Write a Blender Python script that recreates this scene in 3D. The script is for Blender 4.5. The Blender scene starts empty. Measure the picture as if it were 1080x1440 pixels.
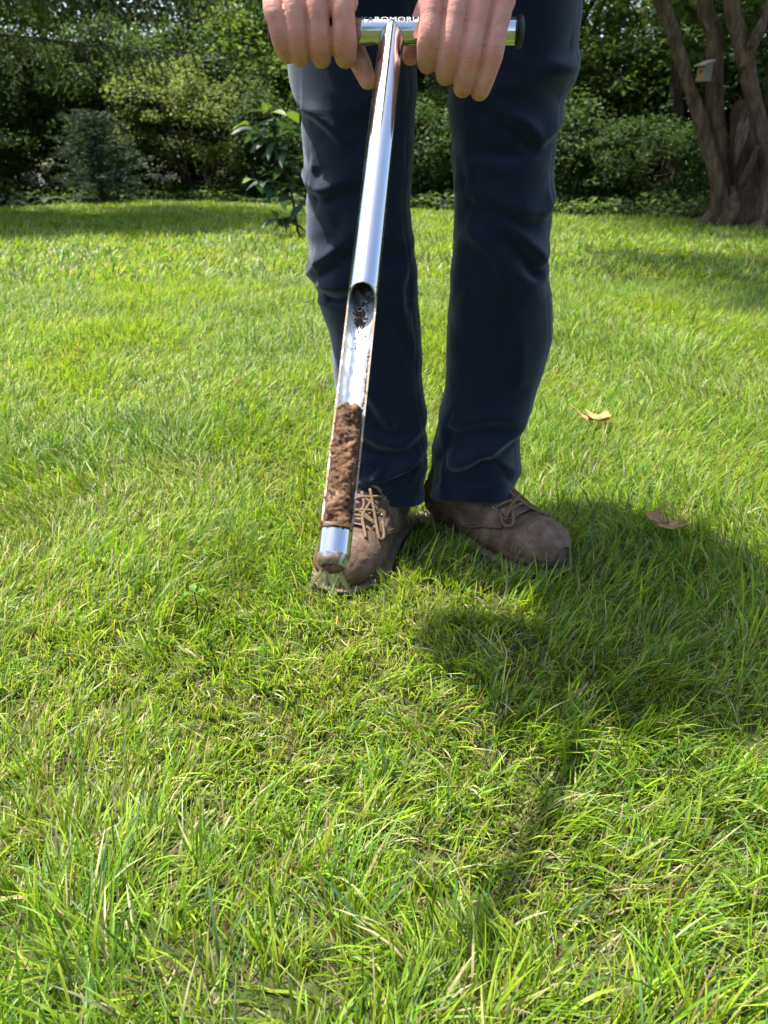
import bpy, bmesh, math, random
import numpy as np
from mathutils import Vector, Matrix, noise
from mathutils.bvhtree import BVHTree

R = math.radians
rng = np.random.default_rng(7)
random.seed(11)
scene = bpy.context.scene
C = scene.collection

# ------------------------------------------------------------------ camera
cam_data = bpy.data.cameras.new("camera")
cam = bpy.data.objects.new("camera", cam_data)
C.objects.link(cam)
scene.camera = cam
cam.location = (0, 0, 0.6)
cam.rotation_euler = (R(90 - 24.6), 0, 0)
cam_data.sensor_fit = 'VERTICAL'
cam_data.sensor_height = 34.6
cam_data.lens = 26.0
cam_data.clip_start = 0.02
cam_data.clip_end = 500
cam_data.dof.use_dof = True
cam_data.dof.focus_distance = 0.86
cam_data.dof.aperture_fstop = 10.5

# ------------------------------------------------------------------ sky, sun, exposure
SHX, SHY = 0.34, -0.20                 # shadow offset per metre of height
sun_dir = Vector((-SHX, -SHY, 1.0)).normalized()
elev = math.asin(sun_dir.z)
world = bpy.data.worlds.new("World")
scene.world = world
world.use_nodes = True
nt = world.node_tree
nt.nodes.clear()
sky = nt.nodes.new("ShaderNodeTexSky")
sky.sky_type = 'NISHITA'
sky.sun_disc = False
sky.sun_elevation = elev
sky.sun_rotation = math.atan2(sun_dir.x, sun_dir.y)
sky.air_density = 1.0
sky.dust_density = 2.5
sky.ozone_density = 1.0
bg = nt.nodes.new("ShaderNodeBackground")
bg.inputs[1].default_value = 0.148
wo = nt.nodes.new("ShaderNodeOutputWorld")
nt.links.new(sky.outputs[0], bg.inputs[0])
nt.links.new(bg.outputs[0], wo.inputs[0])

sd = bpy.data.lights.new("sun", 'SUN')
sd.energy = 4.8
sd.angle = R(1.2)
sd.color = (1.0, 0.97, 0.92)
so = bpy.data.objects.new("sun", sd)
C.objects.link(so)
so.location = (-5, 3, 15)
so.rotation_euler = sun_dir.to_track_quat('Z', 'Y').to_euler()

vs = scene.view_settings
vs.view_transform = 'Standard'
vs.look = 'None'
vs.exposure = 1.48
vs.gamma = 1.0
vs.use_curve_mapping = False
try:
    scene.cycles.max_bounces = 6
    scene.cycles.diffuse_bounces = 3
    scene.cycles.glossy_bounces = 3
    scene.cycles.transmission_bounces = 3
    scene.cycles.transparent_max_bounces = 4
    scene.cycles.sample_clamp_indirect = 6
    scene.cycles.use_denoising = True
    scene.cycles.adaptive_threshold = 0.02
except Exception:
    pass

# ------------------------------------------------------------------ helpers
def new_mat(name):
    m = bpy.data.materials.new(name)
    m.use_nodes = True
    t = m.node_tree
    t.nodes.clear()
    out = t.nodes.new("ShaderNodeOutputMaterial")
    return m, t, out

def N(t, typ, **kw):
    n = t.nodes.new(typ)
    for k, v in kw.items():
        setattr(n, k, v)
    return n

def ramp(t, fac, stops):
    r = t.nodes.new("ShaderNodeValToRGB")
    e = r.color_ramp.elements
    e[0].position, e[0].color = stops[0][0], (*stops[0][1], 1)
    e[1].position, e[1].color = stops[-1][0], (*stops[-1][1], 1)
    for p, c in stops[1:-1]:
        x = e.new(p)
        x.color = (*c, 1)
    t.links.new(fac, r.inputs[0])
    return r.outputs[0]

def noise_tex(t, scale, detail=4, rough=0.55, vec=None):
    n = t.nodes.new("ShaderNodeTexNoise")
    n.inputs['Scale'].default_value = scale
    n.inputs['Detail'].default_value = detail
    n.inputs['Roughness'].default_value = rough
    if vec is not None:
        t.links.new(vec, n.inputs['Vector'])
    return n.outputs[0]

def obj_coord(t, scale=(1, 1, 1), kind='Object'):
    tc = t.nodes.new("ShaderNodeTexCoord")
    mp = t.nodes.new("ShaderNodeMapping")
    mp.inputs['Scale'].default_value = scale
    t.links.new(tc.outputs[kind], mp.inputs[0])
    return mp.outputs[0]

def bump(t, height, strength=0.4, dist=0.01):
    b = t.nodes.new("ShaderNodeBump")
    b.inputs['Strength'].default_value = strength
    b.inputs['Distance'].default_value = dist
    t.links.new(height, b.inputs['Height'])
    return b.outputs[0]

def pbsdf(t, color=None, rough=0.6, metal=0.0, spec=0.5, normal=None):
    p = t.nodes.new("ShaderNodeBsdfPrincipled")
    if color is not None:
        if isinstance(color, tuple):
            p.inputs['Base Color'].default_value = (*color, 1)
        else:
            t.links.new(color, p.inputs['Base Color'])
    p.inputs['Roughness'].default_value = rough
    p.inputs['Metallic'].default_value = metal
    p.inputs['Specular IOR Level'].default_value = spec
    if normal is not None:
        t.links.new(normal, p.inputs['Normal'])
    return p

def finish(t, out, shader):
    t.links.new(shader, out.inputs['Surface'])

def mixrgb(t, fac, a, b, mode='MIX'):
    m = t.nodes.new("ShaderNodeMix")
    m.data_type = 'RGBA'
    m.blend_type = mode
    for sock, v in ((m.inputs[0], fac), (m.inputs[6], a), (m.inputs[7], b)):
        if isinstance(v, (int, float)):
            sock.default_value = v
        elif isinstance(v, tuple):
            sock.default_value = (*v, 1)
        else:
            t.links.new(v, sock)
    return m.outputs[2]

def mesh_np(name, V, F, cols=None, smooth=True):
    V = np.asarray(V, dtype=np.float32)
    F = np.asarray(F, dtype=np.int32)
    me = bpy.data.meshes.new(name)
    nv, nf, k = len(V), len(F), F.shape[1]
    me.vertices.add(nv)
    me.vertices.foreach_set("co", V.ravel())
    me.loops.add(nf * k)
    me.loops.foreach_set("vertex_index", F.ravel())
    me.polygons.add(nf)
    me.polygons.foreach_set("loop_start", np.arange(0, nf * k, k, dtype=np.int32))
    if smooth:
        me.polygons.foreach_set("use_smooth", np.ones(nf, dtype=bool))
    if cols is not None:
        a = me.attributes.new("tint", 'FLOAT_COLOR', 'POINT')
        c4 = np.ones((nv, 4), dtype=np.float32)
        c4[:, :3] = cols
        a.data.foreach_set("color", c4.ravel())
    me.update(calc_edges=True)
    return me

class MB:
    """collects vertices and faces for one mesh"""
    def __init__(self):
        self.v = []
        self.f = []
    def add(self, v, f):
        o = len(self.v)
        self.v += [tuple(p) for p in v]
        self.f += [tuple(i + o for i in q) for q in f]
    def box(self, c, s, rot=None):
        m = Matrix.Translation(c) @ (rot.to_4x4() if rot is not None else Matrix.Identity(4))
        hx, hy, hz = s[0] / 2, s[1] / 2, s[2] / 2
        v = [m @ Vector((x, y, z)) for x in (-hx, hx) for y in (-hy, hy) for z in (-hz, hz)]
        self.add(v, [(0, 1, 3, 2), (4, 6, 7, 5), (0, 4, 5, 1), (2, 3, 7, 6), (0, 2, 6, 4), (1, 5, 7, 3)])
    def tube(self, pts, rad, n=8, cap=True, jitter=0.0):
        pts = [Vector(p) for p in pts]
        if isinstance(rad, (int, float)):
            rad = [rad] * len(pts)
        rings = []
        up = Vector((0.123, 0.31, 0.94))
        for i, p in enumerate(pts):
            d = (pts[min(i + 1, len(pts) - 1)] - pts[max(i - 1, 0)])
            if d.length < 1e-9:
                d = Vector((0, 0, 1))
            d.normalize()
            if i == 0:
                x = d.cross(up)
                if x.length < 1e-3:
                    x = d.cross(Vector((1, 0, 0)))
                x.normalize()
            else:
                x = (x - d * x.dot(d)).normalized()
            y = d.cross(x)
            ring = []
            for k in range(n):
                a = 2 * math.pi * k / n
                r = rad[i]
                if jitter:
                    r *= 1 + jitter * noise.noise(p * 3 + Vector((math.cos(a), math.sin(a), 0)) * 1.5)
                ring.append(p + (x * math.cos(a) + y * math.sin(a)) * r)
            rings.append(ring)
        v = [q for r in rings for q in r]
        f = []
        for i in range(len(rings) - 1):
            for k in range(n):
                a, b = i * n + k, i * n + (k + 1) % n
                f.append((a, b, b + n, a + n))
        if cap:
            f.append(tuple(range(n))[::-1])
            f.append(tuple(range((len(rings) - 1) * n, len(rings) * n)))
        self.add(v, f)
    def build(self, name, mat, parent=None, smooth=True):
        me = bpy.data.meshes.new(name)
        me.from_pydata(self.v, [], self.f)
        if smooth:
            me.polygons.foreach_set("use_smooth", [True] * len(me.polygons))
        me.update()
        return link(name, me, mat, parent)

def link(name, me, mat, parent=None):
    o = bpy.data.objects.new(name, me)
    if mat is not None and len(me.materials) == 0:
        me.materials.append(mat)
    C.objects.link(o)
    if parent is not None:
        o.parent = parent
    return o

def empty(name, loc, label, cat, group=None, rz=0.0):
    o = bpy.data.objects.new(name, None)
    o.empty_display_size = 0.1
    C.objects.link(o)
    o.location = loc
    o.rotation_euler = (0, 0, rz)
    return tag(o, label, cat, group)

def tag(o, label, cat, group=None):
    o['label'] = label
    o['category'] = cat
    if group:
        o['group'] = group
    return o

def smooth_path(pts, sub=6):
    """Catmull-Rom"""
    P = [Vector(p) for p in pts]
    P = [P[0] * 2 - P[1]] + P + [P[-1] * 2 - P[-2]]
    out = []
    for i in range(1, len(P) - 2):
        for k in range(sub):
            t = k / sub
            a, b, c, d = P[i - 1], P[i], P[i + 1], P[i + 2]
            out.append(0.5 * ((2 * b) + (c - a) * t + (2 * a - 5 * b + 4 * c - d) * t * t + (3 * b - a - 3 * c + d) * t ** 3))
    out.append(P[-2])
    return out

def lerp_list(vals, n):
    return list(np.interp(np.linspace(0, 1, n), np.linspace(0, 1, len(vals)), vals))

def snoise(x, y, freq, seed, octaves=5):
    """smooth 2-D noise from random sinusoids, about -1..1"""
    r = np.random.default_rng(seed)
    s = np.zeros_like(x)
    for _ in range(octaves + 3):
        a = r.uniform(0, 2 * math.pi)
        f = freq * r.uniform(0.5, 1.9)
        s += np.sin((x * math.cos(a) + y * math.sin(a)) * f * 2 * math.pi + r.uniform(0, 6.28) + 1.3 * np.sin((x * math.sin(a) - y * math.cos(a)) * f * 3.1 + r.uniform(0, 6)))
    return s / math.sqrt(octaves + 3) / 1.0

def gz(x, y):
    return 0.008 * snoise(x, y, 0.9, 5, 3) + 0.01 * snoise(x, y, 0.25, 6, 3)

# ------------------------------------------------------------------ materials
def leaf_material(name, trans=0.35, rough=0.5, spec=0.35, tint=(1, 1, 1), fine=30):
    m, t, out = new_mat(name)
    at = N(t, "ShaderNodeAttribute", attribute_name="tint")
    nz = noise_tex(t, fine, 2)
    var = ramp(t, nz, [(0.3, (0.78, 0.78, 0.78)), (0.7, (1.15, 1.15, 1.15))])
    col = mixrgb(t, 1.0, at.outputs['Color'], var, 'MULTIPLY')
    p = pbsdf(t, col, rough, 0, spec)
    tr = N(t, "ShaderNodeBsdfTranslucent")
    tcol = mixrgb(t, 1.0, col, (1.25 * tint[0], 1.25 * tint[1], 0.55 * tint[2]), 'MULTIPLY')
    t.links.new(tcol, tr.inputs['Color'])
    mx = N(t, "ShaderNodeMixShader")
    mx.inputs[0].default_value = trans
    t.links.new(p.outputs[0], mx.inputs[1])
    t.links.new(tr.outputs[0], mx.inputs[2])
    finish(t, out, mx.outputs[0])
    return m

M = {}
M['grass'] = leaf_material("grass_blades", 0.46, 0.45, 0.24, fine=60)
M['leaf'] = leaf_material("foliage", 0.42, 0.6, 0.14, fine=5)
M['needle'] = leaf_material("conifer_needles", 0.22, 0.65, 0.1, fine=6)
M['bigleaf'] = leaf_material("glossy_big_leaf", 0.3, 0.42, 0.35, fine=20)

def make_ground_mat():
    m, t, out = new_mat("lawn_soil")
    v = obj_coord(t)
    n1 = noise_tex(t, 55, 6, 0.7, v)
    n2 = noise_tex(t, 1.6, 4, 0.55, v)
    c1 = ramp(t, n1, [(0.36, (0.02, 0.02, 0.008)), (0.5, (0.05, 0.055, 0.018)), (0.66, (0.15, 0.12, 0.06))])
    c2 = ramp(t, n2, [(0.35, (0.045, 0.065, 0.016)), (0.65, (0.075, 0.095, 0.025))])
    col = mixrgb(t, 0.3, c1, c2)
    p = pbsdf(t, col, 0.9, 0, 0.1, bump(t, n1, 0.6, 0.02))
    finish(t, out, p.outputs[0])
    return m
M['ground'] = make_ground_mat()

def make_bed_mat():
    m, t, out = new_mat("leaf_litter")
    v = obj_coord(t)
    n1 = noise_tex(t, 22, 6, 0.7, v)
    col = ramp(t, n1, [(0.3, (0.008, 0.007, 0.004)), (0.55, (0.024, 0.018, 0.011)), (0.75, (0.06, 0.043, 0.025))])
    p = pbsdf(t, col, 0.95, 0, 0.1, bump(t, n1, 0.8, 0.05))
    finish(t, out, p.outputs[0])
    return m
M['bed'] = make_bed_mat()

def make_bark(name, a, b, c, vs=9.0, sz=0.22):
    m, t, out = new_mat(name)
    v = obj_coord(t, (1, 1, sz))
    n1 = noise_tex(t, vs * 2.6, 7, 0.68, v)
    n2 = noise_tex(t, 2.3, 4, 0.6, obj_coord(t))
    col = ramp(t, n1, [(0.32, a), (0.52, b), (0.72, c)])
    col = mixrgb(t, 1.0, col, ramp(t, n2, [(0.3, (0.65, 0.65, 0.62)), (0.7, (1.25, 1.2, 1.15))]), 'MULTIPLY')
    p = pbsdf(t, col, 0.9, 0, 0.15, bump(t, n1, 0.9, 0.04))
    finish(t, out, p.outputs[0])
    return m
M['bark'] = make_bark("grey_brown_bark", (0.04, 0.026, 0.017), (0.112, 0.074, 0.049), (0.2, 0.145, 0.103))
M['bark_dark'] = make_bark("dark_bark", (0.018, 0.013, 0.01), (0.05, 0.037, 0.028), (0.1, 0.078, 0.06))
M['deadwood'] = make_bark("weathered_dead_wood", (0.06, 0.042, 0.03), (0.12, 0.086, 0.062), (0.21, 0.16, 0.12), 12)
M['redwood'] = make_bark("bare_reddish_wood", (0.03, 0.017, 0.012), (0.065, 0.038, 0.027), (0.12, 0.08, 0.06), 10)

def make_cloth(name, base, rough, sheen, weave=900):
    m, t, out = new_mat(name)
    v = obj_coord(t)
    n1 = noise_tex(t, 38, 4, 0.6, v)
    n2 = noise_tex(t, weave, 2, 0.5, v)
    col = mixrgb(t, 1.0, base, ramp(t, n1, [(0.3, (0.86, 0.86, 0.88)), (0.7, (1.12, 1.12, 1.1))]), 'MULTIPLY')
    p = pbsdf(t, col, rough, 0, 0.11, bump(t, n2, 0.4, 0.002))
    p.inputs['Sheen Weight'].default_value = sheen
    p.inputs['Sheen Roughness'].default_value = 0.45
    p.inputs['Sheen Tint'].default_value = (0.75, 0.85, 1.0, 1)
    finish(t, out, p.outputs[0])
    return m
M['navy'] = make_cloth("navy_stretch_cloth", (0.0040, 0.0072, 0.0185), 0.62, 0.3)
M['shirt'] = make_cloth("grey_shirt_cloth", (0.12, 0.13, 0.14), 0.85, 0.1)

def make_leather():
    m, t, out = new_mat("dusty_brown_leather")
    v = obj_coord(t)
    n1 = noise_tex(t, 26, 6, 0.65, v)
    n2 = noise_tex(t, 190, 4, 0.6, v)
    n3 = noise_tex(t, 75, 5, 0.75, obj_coord(t, (1, 0.35, 1)))
    col = ramp(t, n1, [(0.32, (0.042, 0.023, 0.014)), (0.5, (0.11, 0.066, 0.041)), (0.7, (0.2, 0.132, 0.088))])
    col = mixrgb(t, ramp(t, n3, [(0.58, (0, 0, 0)), (0.74, (0.55, 0.55, 0.55))]), col, (0.29, 0.215, 0.15))
    h = mixrgb(t, 0.5, n2, n3)
    p = pbsdf(t, col, 0.66, 0, 0.3, bump(t, h, 0.8, 0.004))
    finish(t, out, p.outputs[0])
    return m
M['leather'] = make_leather()

def make_simple(name, col, rough=0.7, metal=0.0, spec=0.4, nscale=40, var=0.25, bstr=0.2, bdist=0.003):
    m, t, out = new_mat(name)
    n1 = noise_tex(t, nscale, 5, 0.6, obj_coord(t))
    lo = tuple(c * (1 - var) for c in col)
    hi = tuple(min(1, c * (1 + var)) for c in col)
    cc = ramp(t, n1, [(0.3, lo), (0.7, hi)])
    p = pbsdf(t, cc, rough, metal, spec, bump(t, n1, bstr, bdist))
    finish(t, out, p.outputs[0])
    return m
M['sole'] = make_simple("dark_rubber_sole", (0.03, 0.024, 0.02), 0.8)
M['welt'] = make_simple("tan_boot_welt", (0.13, 0.092, 0.063), 0.75, nscale=120)
M['lace'] = make_simple("tan_boot_lace", (0.125, 0.078, 0.038), 0.8, nscale=400, var=0.35, bstr=0.5, bdist=0.001)
M['tongue'] = make_simple("mauve_brown_tongue", (0.16, 0.095, 0.07), 0.8, nscale=80)
M['eyelet'] = make_simple("worn_metal_eyelet", (0.3, 0.28, 0.25), 0.4, 1.0, nscale=200)
M['cap'] = make_simple("black_plastic_cap", (0.02, 0.022, 0.022), 0.4, nscale=60)
M['engrave'] = make_simple("pale_engraved_letter", (0.42, 0.43, 0.44), 0.7, 0.0, nscale=300, var=0.1)
M['hair'] = make_simple("brown_hair", (0.05, 0.03, 0.018), 0.6, nscale=300)
M['bh_wall'] = make_simple("weathered_white_board", (0.15, 0.13, 0.105), 0.85, nscale=25)
M['bh_front'] = make_simple("ochre_board", (0.2, 0.13, 0.045), 0.8, nscale=25)
M['bh_roof'] = make_simple("weathered_roof_board", (0.26, 0.21, 0.17), 0.85, nscale=25)
M['hole_shade'] = make_simple("painted_hole_shade", (0.01, 0.008, 0.006), 0.95)  # near-black colour stands for the shade inside the bird house
M['petal'] = make_simple("pale_lilac_petal", (0.55, 0.5, 0.6), 0.7)

def make_skin():
    m, t, out = new_mat("skin")
    v = obj_coord(t)
    n1 = noise_tex(t, 48, 5, 0.65, v)
    n2 = noise_tex(t, 420, 4, 0.65, v)
    n3 = noise_tex(t, 150, 3, 0.6, obj_coord(t, (0.25, 1, 1.6)))
    col = ramp(t, n1, [(0.3, (0.42, 0.17, 0.125)), (0.5, (0.5, 0.235, 0.18)), (0.72, (0.52, 0.285, 0.22))])
    at = N(t, "ShaderNodeAttribute", attribute_name="tint")
    col = mixrgb(t, mixrgb(t, 1.0, at.outputs['Color'], (0.75, 0.75, 0.75), 'MULTIPLY'), col, (0.5, 0.17, 0.125))
    h = mixrgb(t, 0.55, n2, n3)
    p = pbsdf(t, col, 0.5, 0, 0.35, bump(t, h, 0.55, 0.002))
    p.inputs['Subsurface Weight'].default_value = 0.25
    p.inputs['Subsurface Radius'].default_value = (0.006, 0.0022, 0.0012)
    p.inputs['Subsurface Scale'].default_value = 1.0
    finish(t, out, p.outputs[0])
    return m
M['skin'] = make_skin()

def make_steel(name, rough=0.1, smear=0.35, dirt=(0.17, 0.1, 0.06), scale=9, brush=0.03):
    m, t, out = new_mat(name)
    v = obj_coord(t)
    vl = obj_coord(t, (1, 1, 0.12))
    n1 = noise_tex(t, scale, 6, 0.7, v)
    n2 = noise_tex(t, 160, 3, 0.6, vl)
    p = pbsdf(t, (0.53, 0.54, 0.55), rough, 1.0, 0.5, bump(t, n2, brush, 0.0006))
    n4 = noise_tex(t, 34, 6, 0.7, obj_coord(t, (1, 1, 0.5)))
    rr = ramp(t, mixrgb(t, 0.55, n2, n4), [(0.36, (rough * 0.6,) * 3), (0.52, (rough * 1.1,) * 3), (0.66, (rough * 2.6,) * 3)])
    t.links.new(rr, p.inputs['Roughness'])
    d = pbsdf(t, dirt, 0.9, 0, 0.1, bump(t, n1, 0.6, 0.003))
    mx = N(t, "ShaderNodeMixShader")
    f = ramp(t, n1, [(0.9 - smear, (0, 0, 0)), (0.96 - smear, (1, 1, 1))])
    t.links.new(f, mx.inputs[0])
    t.links.new(p.outputs[0], mx.inputs[1])
    t.links.new(d.outputs[0], mx.inputs[2])
    finish(t, out, mx.outputs[0])
    return m
M['steel'] = make_steel("polished_steel", 0.1, 0.0)
M['steel_in'] = make_steel("soil_smeared_steel", 0.42, 0.13, scale=70, brush=0.0)
M['steel_rim'] = make_steel("dusty_steel_edge", 0.4, 0.5, dirt=(0.36, 0.27, 0.18), scale=70)
M['steel_tip'] = make_steel("muddy_steel_tip", 0.35, 0.44, dirt=(0.2, 0.135, 0.075), scale=170)

def make_soil():
    m, t, out = new_mat("brown_soil_dark_crevices")
    v = obj_coord(t)
    n1 = noise_tex(t, 110, 8, 0.72, v)
    n2 = noise_tex(t, 480, 5, 0.7, v)
    col = ramp(t, n1, [(0.34, (0.03, 0.015, 0.009)), (0.47, (0.12, 0.064, 0.036)), (0.58, (0.2, 0.114, 0.067)), (0.72, (0.32, 0.205, 0.13))])  # dark end of the ramp paints shade into the crevices between crumbs
    h = mixrgb(t, 0.5, n1, n2)
    p = pbsdf(t, col, 0.95, 0, 0.12, bump(t, h, 1.0, 0.004))
    finish(t, out, p.outputs[0])
    return m
M['soil'] = make_soil()

def make_dryleaf(name, base):
    m, t, out = new_mat(name)
    v = obj_coord(t)
    n1 = noise_tex(t, 45, 6, 0.7, v)
    col = ramp(t, n1, [(0.3, tuple(c * 0.55 for c in base)), (0.55, base), (0.75, tuple(min(1, c * 1.4) for c in base))])
    p = pbsdf(t, col, 0.75, 0, 0.25, bump(t, n1, 0.5, 0.003))
    tr = N(t, "ShaderNodeBsdfTranslucent")
    t.links.new(col, tr.inputs['Color'])
    mx = N(t, "ShaderNodeMixShader")
    mx.inputs[0].default_value = 0.25
    t.links.new(p.outputs[0], mx.inputs[1])
    t.links.new(tr.outputs[0], mx.inputs[2])
    finish(t, out, mx.outputs[0])
    return m
M['dry_tan'] = make_dryleaf("tan_dry_leaf", (0.5, 0.29, 0.12))
M['dry_brown'] = make_dryleaf("brown_dry_leaf", (0.3, 0.18, 0.09))

# ------------------------------------------------------------------ ground
def build_ground():
    ys = np.concatenate([np.linspace(-60, -4, 10), np.linspace(-3, 0, 7), np.linspace(0.1, 4, 70), np.linspace(4.2, 14, 60), np.linspace(15, 140, 20)])
    xs = np.concatenate([np.linspace(-120, -12, 12), np.linspace(-10, -3, 22), np.linspace(-2.8, 2.8, 80), np.linspace(3, 10, 22), np.linspace(12, 120, 12)])
    X, Y = np.meshgrid(xs, ys)
    Z = gz(X, Y) * np.clip((16 - np.abs(Y)) / 6, 0, 1) * np.clip((14 - np.abs(X)) / 6, 0, 1)
    V = np.stack([X, Y, Z], -1).reshape(-1, 3)
    nx, ny = len(xs), len(ys)
    i = np.arange(nx * ny).reshape(ny, nx)
    F = np.stack([i[:-1, :-1], i[:-1, 1:], i[1:, 1:], i[1:, :-1]], -1).reshape(-1, 4)
    o = link("ground", mesh_np("ground", V, F), M['ground'])
    o['kind'] = 'structure'
build_ground()

def edge_y(x):
    """where the lawn ends and the planting bed begins"""
    xs = [-14, -8, -5.5, -4.4, -3.0, -1.0, 0.5, 2.1, 3.4, 5.0, 9.0, 14]
    yy = [11.0, 11.3, 11.6, 12.3, 12.7, 11.6, 10.7, 9.7, 9.0, 8.8, 8.5, 8.3]
    return np.interp(x, xs, yy)

def build_bed():
    xs = np.linspace(-40, 40, 161)
    V, F = [], []
    for k, x in enumerate(xs):
        y0 = float(edge_y(x)) + 0.08 * math.sin(x * 3.1) + 0.05 * math.sin(x * 7.7)
        for j, dy in enumerate((0, 0.06, 0.4, 1.5, 6, 60)):
            z = (0.004, 0.035, 0.06, 0.075, 0.08, 0.08)[j]
            V.append((x, y0 + dy, z))
    for k in range(len(xs) - 1):
        for j in range(5):
            a = k * 6 + j
            F.append((a, a + 6, a + 7, a + 1))
    o = link("planting_bed", mesh_np("planting_bed", V, F), M['bed'])
    o['kind'] = 'structure'
build_bed()

# boots: (ankle x, ankle y, forward direction)
BOOT_L = ((-0.012, 1.19), Vector((-0.335, -0.942)).normalized())
BOOT_R = ((0.158, 1.215), Vector((0.66, -0.75)).normalized())

def in_boot(x, y):
    hit = np.zeros(len(x), dtype=bool)
    for (ax, ay), d in (BOOT_L, BOOT_R):
        s = (x - ax) * d.x + (y - ay) * d.y
        w = -(x - ax) * d.y + (y - ay) * d.x
        hw = np.interp(s, [-0.115, -0.09, 0, 0.1, 0.15, 0.185], [0.01, 0.04, 0.044, 0.052, 0.044, 0.01])
        hit |= (s > -0.115) & (s < 0.185) & (np.abs(w) < hw)
    return hit

PAL = np.array([
    (0.258, 0.370, 0.022),    # yellow green
    (0.158, 0.285, 0.016),    # fresh green
    (0.078, 0.168, 0.014),    # deep green
    (0.090, 0.175, 0.060),    # blue green
    (0.430, 0.400, 0.200),    # straw
    (0.240, 0.155, 0.070),    # brown
])

def blades(n, y0, y1, margin, S, Lr, Wr, seed, stub=0.0, wide=1.0, tuft=0.0, even=1.0):
    r = np.random.default_rng(seed)
    hw1 = 0.45 * y1 + 0.125 + margin
    m = int(n * 2.2)
    x = r.uniform(-hw1, hw1, m)
    y = r.uniform(y0, y1, m)
    ok = (np.abs(x) < 0.45 * y + 0.125 + margin) & (y < edge_y(x) - 0.03 + 0.06 * np.sin(x * 5)) & ~in_boot(x, y)
    x, y = x[ok], y[ok]
    tn = snoise(x, y, 11.0, 29, 5)             # small tufts with gaps between
    keep = r.random(len(x)) < np.clip(1.0 - tuft * 0.5 + tuft * 0.7 * tn, 0.24, 1.0)
    x, y, tn = x[keep], y[keep], tn[keep]
    n = len(x)
    z = gz(x, y)
    patch = snoise(x, y, 1.1, 21, 4) * even           # lush / thin patches
    patch2 = snoise(x, y, 3.4, 22, 4) * even
    flow = 1.6 * snoise(x, y, 0.55, 23, 3) + 0.7 * snoise(x, y, 2.3, 24, 3)
    flow = flow + tuft * 1.3 * snoise(x, y, 7.0, 27, 3)
    th = flow + r.normal(0, 0.95 - 0.3 * tuft, n) + 0.4
    L = r.uniform(*Lr, n) * (1 + 0.16 * patch + 0.12 * patch2 + 0.18 * tuft * tn)
    W = r.uniform(*Wr, n) * wide
    isstub = r.random(n) < stub * (1 - 0.35 * patch)
    L = np.where(isstub, r.uniform(0.014, 0.034, n), L)
    W = np.where(isstub, W * 0.8, W)
    isbig = (~isstub) & (r.random(n) < 0.035)
    L = np.where(isbig, L * r.uniform(1.2, 1.65, n), L)
    W = np.where(isbig, W * 1.55, W)
    ph0 = np.abs(r.normal(0.42, 0.34, n))
    ph1 = np.abs(r.normal(0.85, 0.55, n))
    ph1 = np.where(isstub, ph1 * 0.3, ph1)
    ph0 = np.where(isstub, np.abs(r.normal(0.35, 0.4, n)), ph0)
    tw = th + math.pi / 2 + r.normal(0, 0.7, n)
    px, py, pz = x.copy(), y.copy(), z - 0.004
    V = np.zeros((n, S + 1, 2, 3), dtype=np.float32)
    for i in range(S + 1):
        t = i / S
        wid = W * 0.5 * (1.0 if i == 0 else (1 - 0.12 * t if i < S else 0.2))
        wid = np.where(isstub & (i == S), W * 0.36, wid)
        wz = 0.25 * wid * np.sin(tw * 3.0)
        V[:, i, 0] = np.stack([px - np.cos(tw) * wid, py - np.sin(tw) * wid, pz - wz], -1)
        V[:, i, 1] = np.stack([px + np.cos(tw) * wid, py + np.sin(tw) * wid, pz + wz], -1)
        ph = ph0 + ph1 * (t + 0.5 / S)
        px = px + L / S * np.sin(ph) * np.cos(th)
        py = py + L / S * np.sin(ph) * np.sin(th)
        pz = pz + L / S * np.cos(ph)
        pz = np.maximum(pz, z + 0.004)
    # colours belong to the blade: species, age, dry tips
    w = np.zeros((n, 6))
    w[:, 0] = 0.36 - 0.06 * patch - 0.05 * patch2
    w[:, 1] = 0.40 + 0.06 * patch
    w[:, 2] = 0.17 + 0.10 * patch + 0.10 * patch2
    w[:, 3] = 0.10 + 0.05 * patch2
    w[:, 4] = 0.105 - 0.05 * patch - 0.02 * patch2
    w[:, 5] = 0.02
    st = isstub[:, None]
    w = np.where(st, np.array([0.38, 0.24, 0.04, 0.03, 0.25, 0.06]), w)
    w = np.clip(w, 0.01, None)
    w /= w.sum(1, keepdims=True)
    cum = np.cumsum(w, 1)
    k = (r.random(n)[:, None] > cum).sum(1).clip(0, 5)
    k = np.where(isbig & (k >= 4), 1, k)
    col = PAL[k] * r.uniform(0.78, 1.25, (n, 1)) * (1 + 0.10 * patch2 - 0.05 * patch)[:, None] * (1 + r.normal(0, 0.06, (n, 3)))
    colb = col * np.array([1.05, 0.95, 1.1]) * 0.9
    tipdry = r.random(n) < 0.28
    colt = np.where(tipdry[:, None], 0.45 * col + 0.55 * PAL[4], col * 1.04)
    A = np.zeros((n, S + 1, 2, 3), dtype=np.float32)
    for i in range(S + 1):
        t = i / S
        c = colb * (1 - t) + col * t if i < S else colt
        A[:, i, 0] = c
        A[:, i, 1] = c
    V = V.reshape(-1, 3)
    A = np.clip(A.reshape(-1, 3), 0.005, 0.8)
    base = (np.arange(n) * (S + 1) * 2)[:, None] + (np.arange(S) * 2)[None, :]
    base = base.ravel()
    F = np.stack([base, base + 1, base + 3, base + 2], -1)
    return V, F, A

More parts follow.
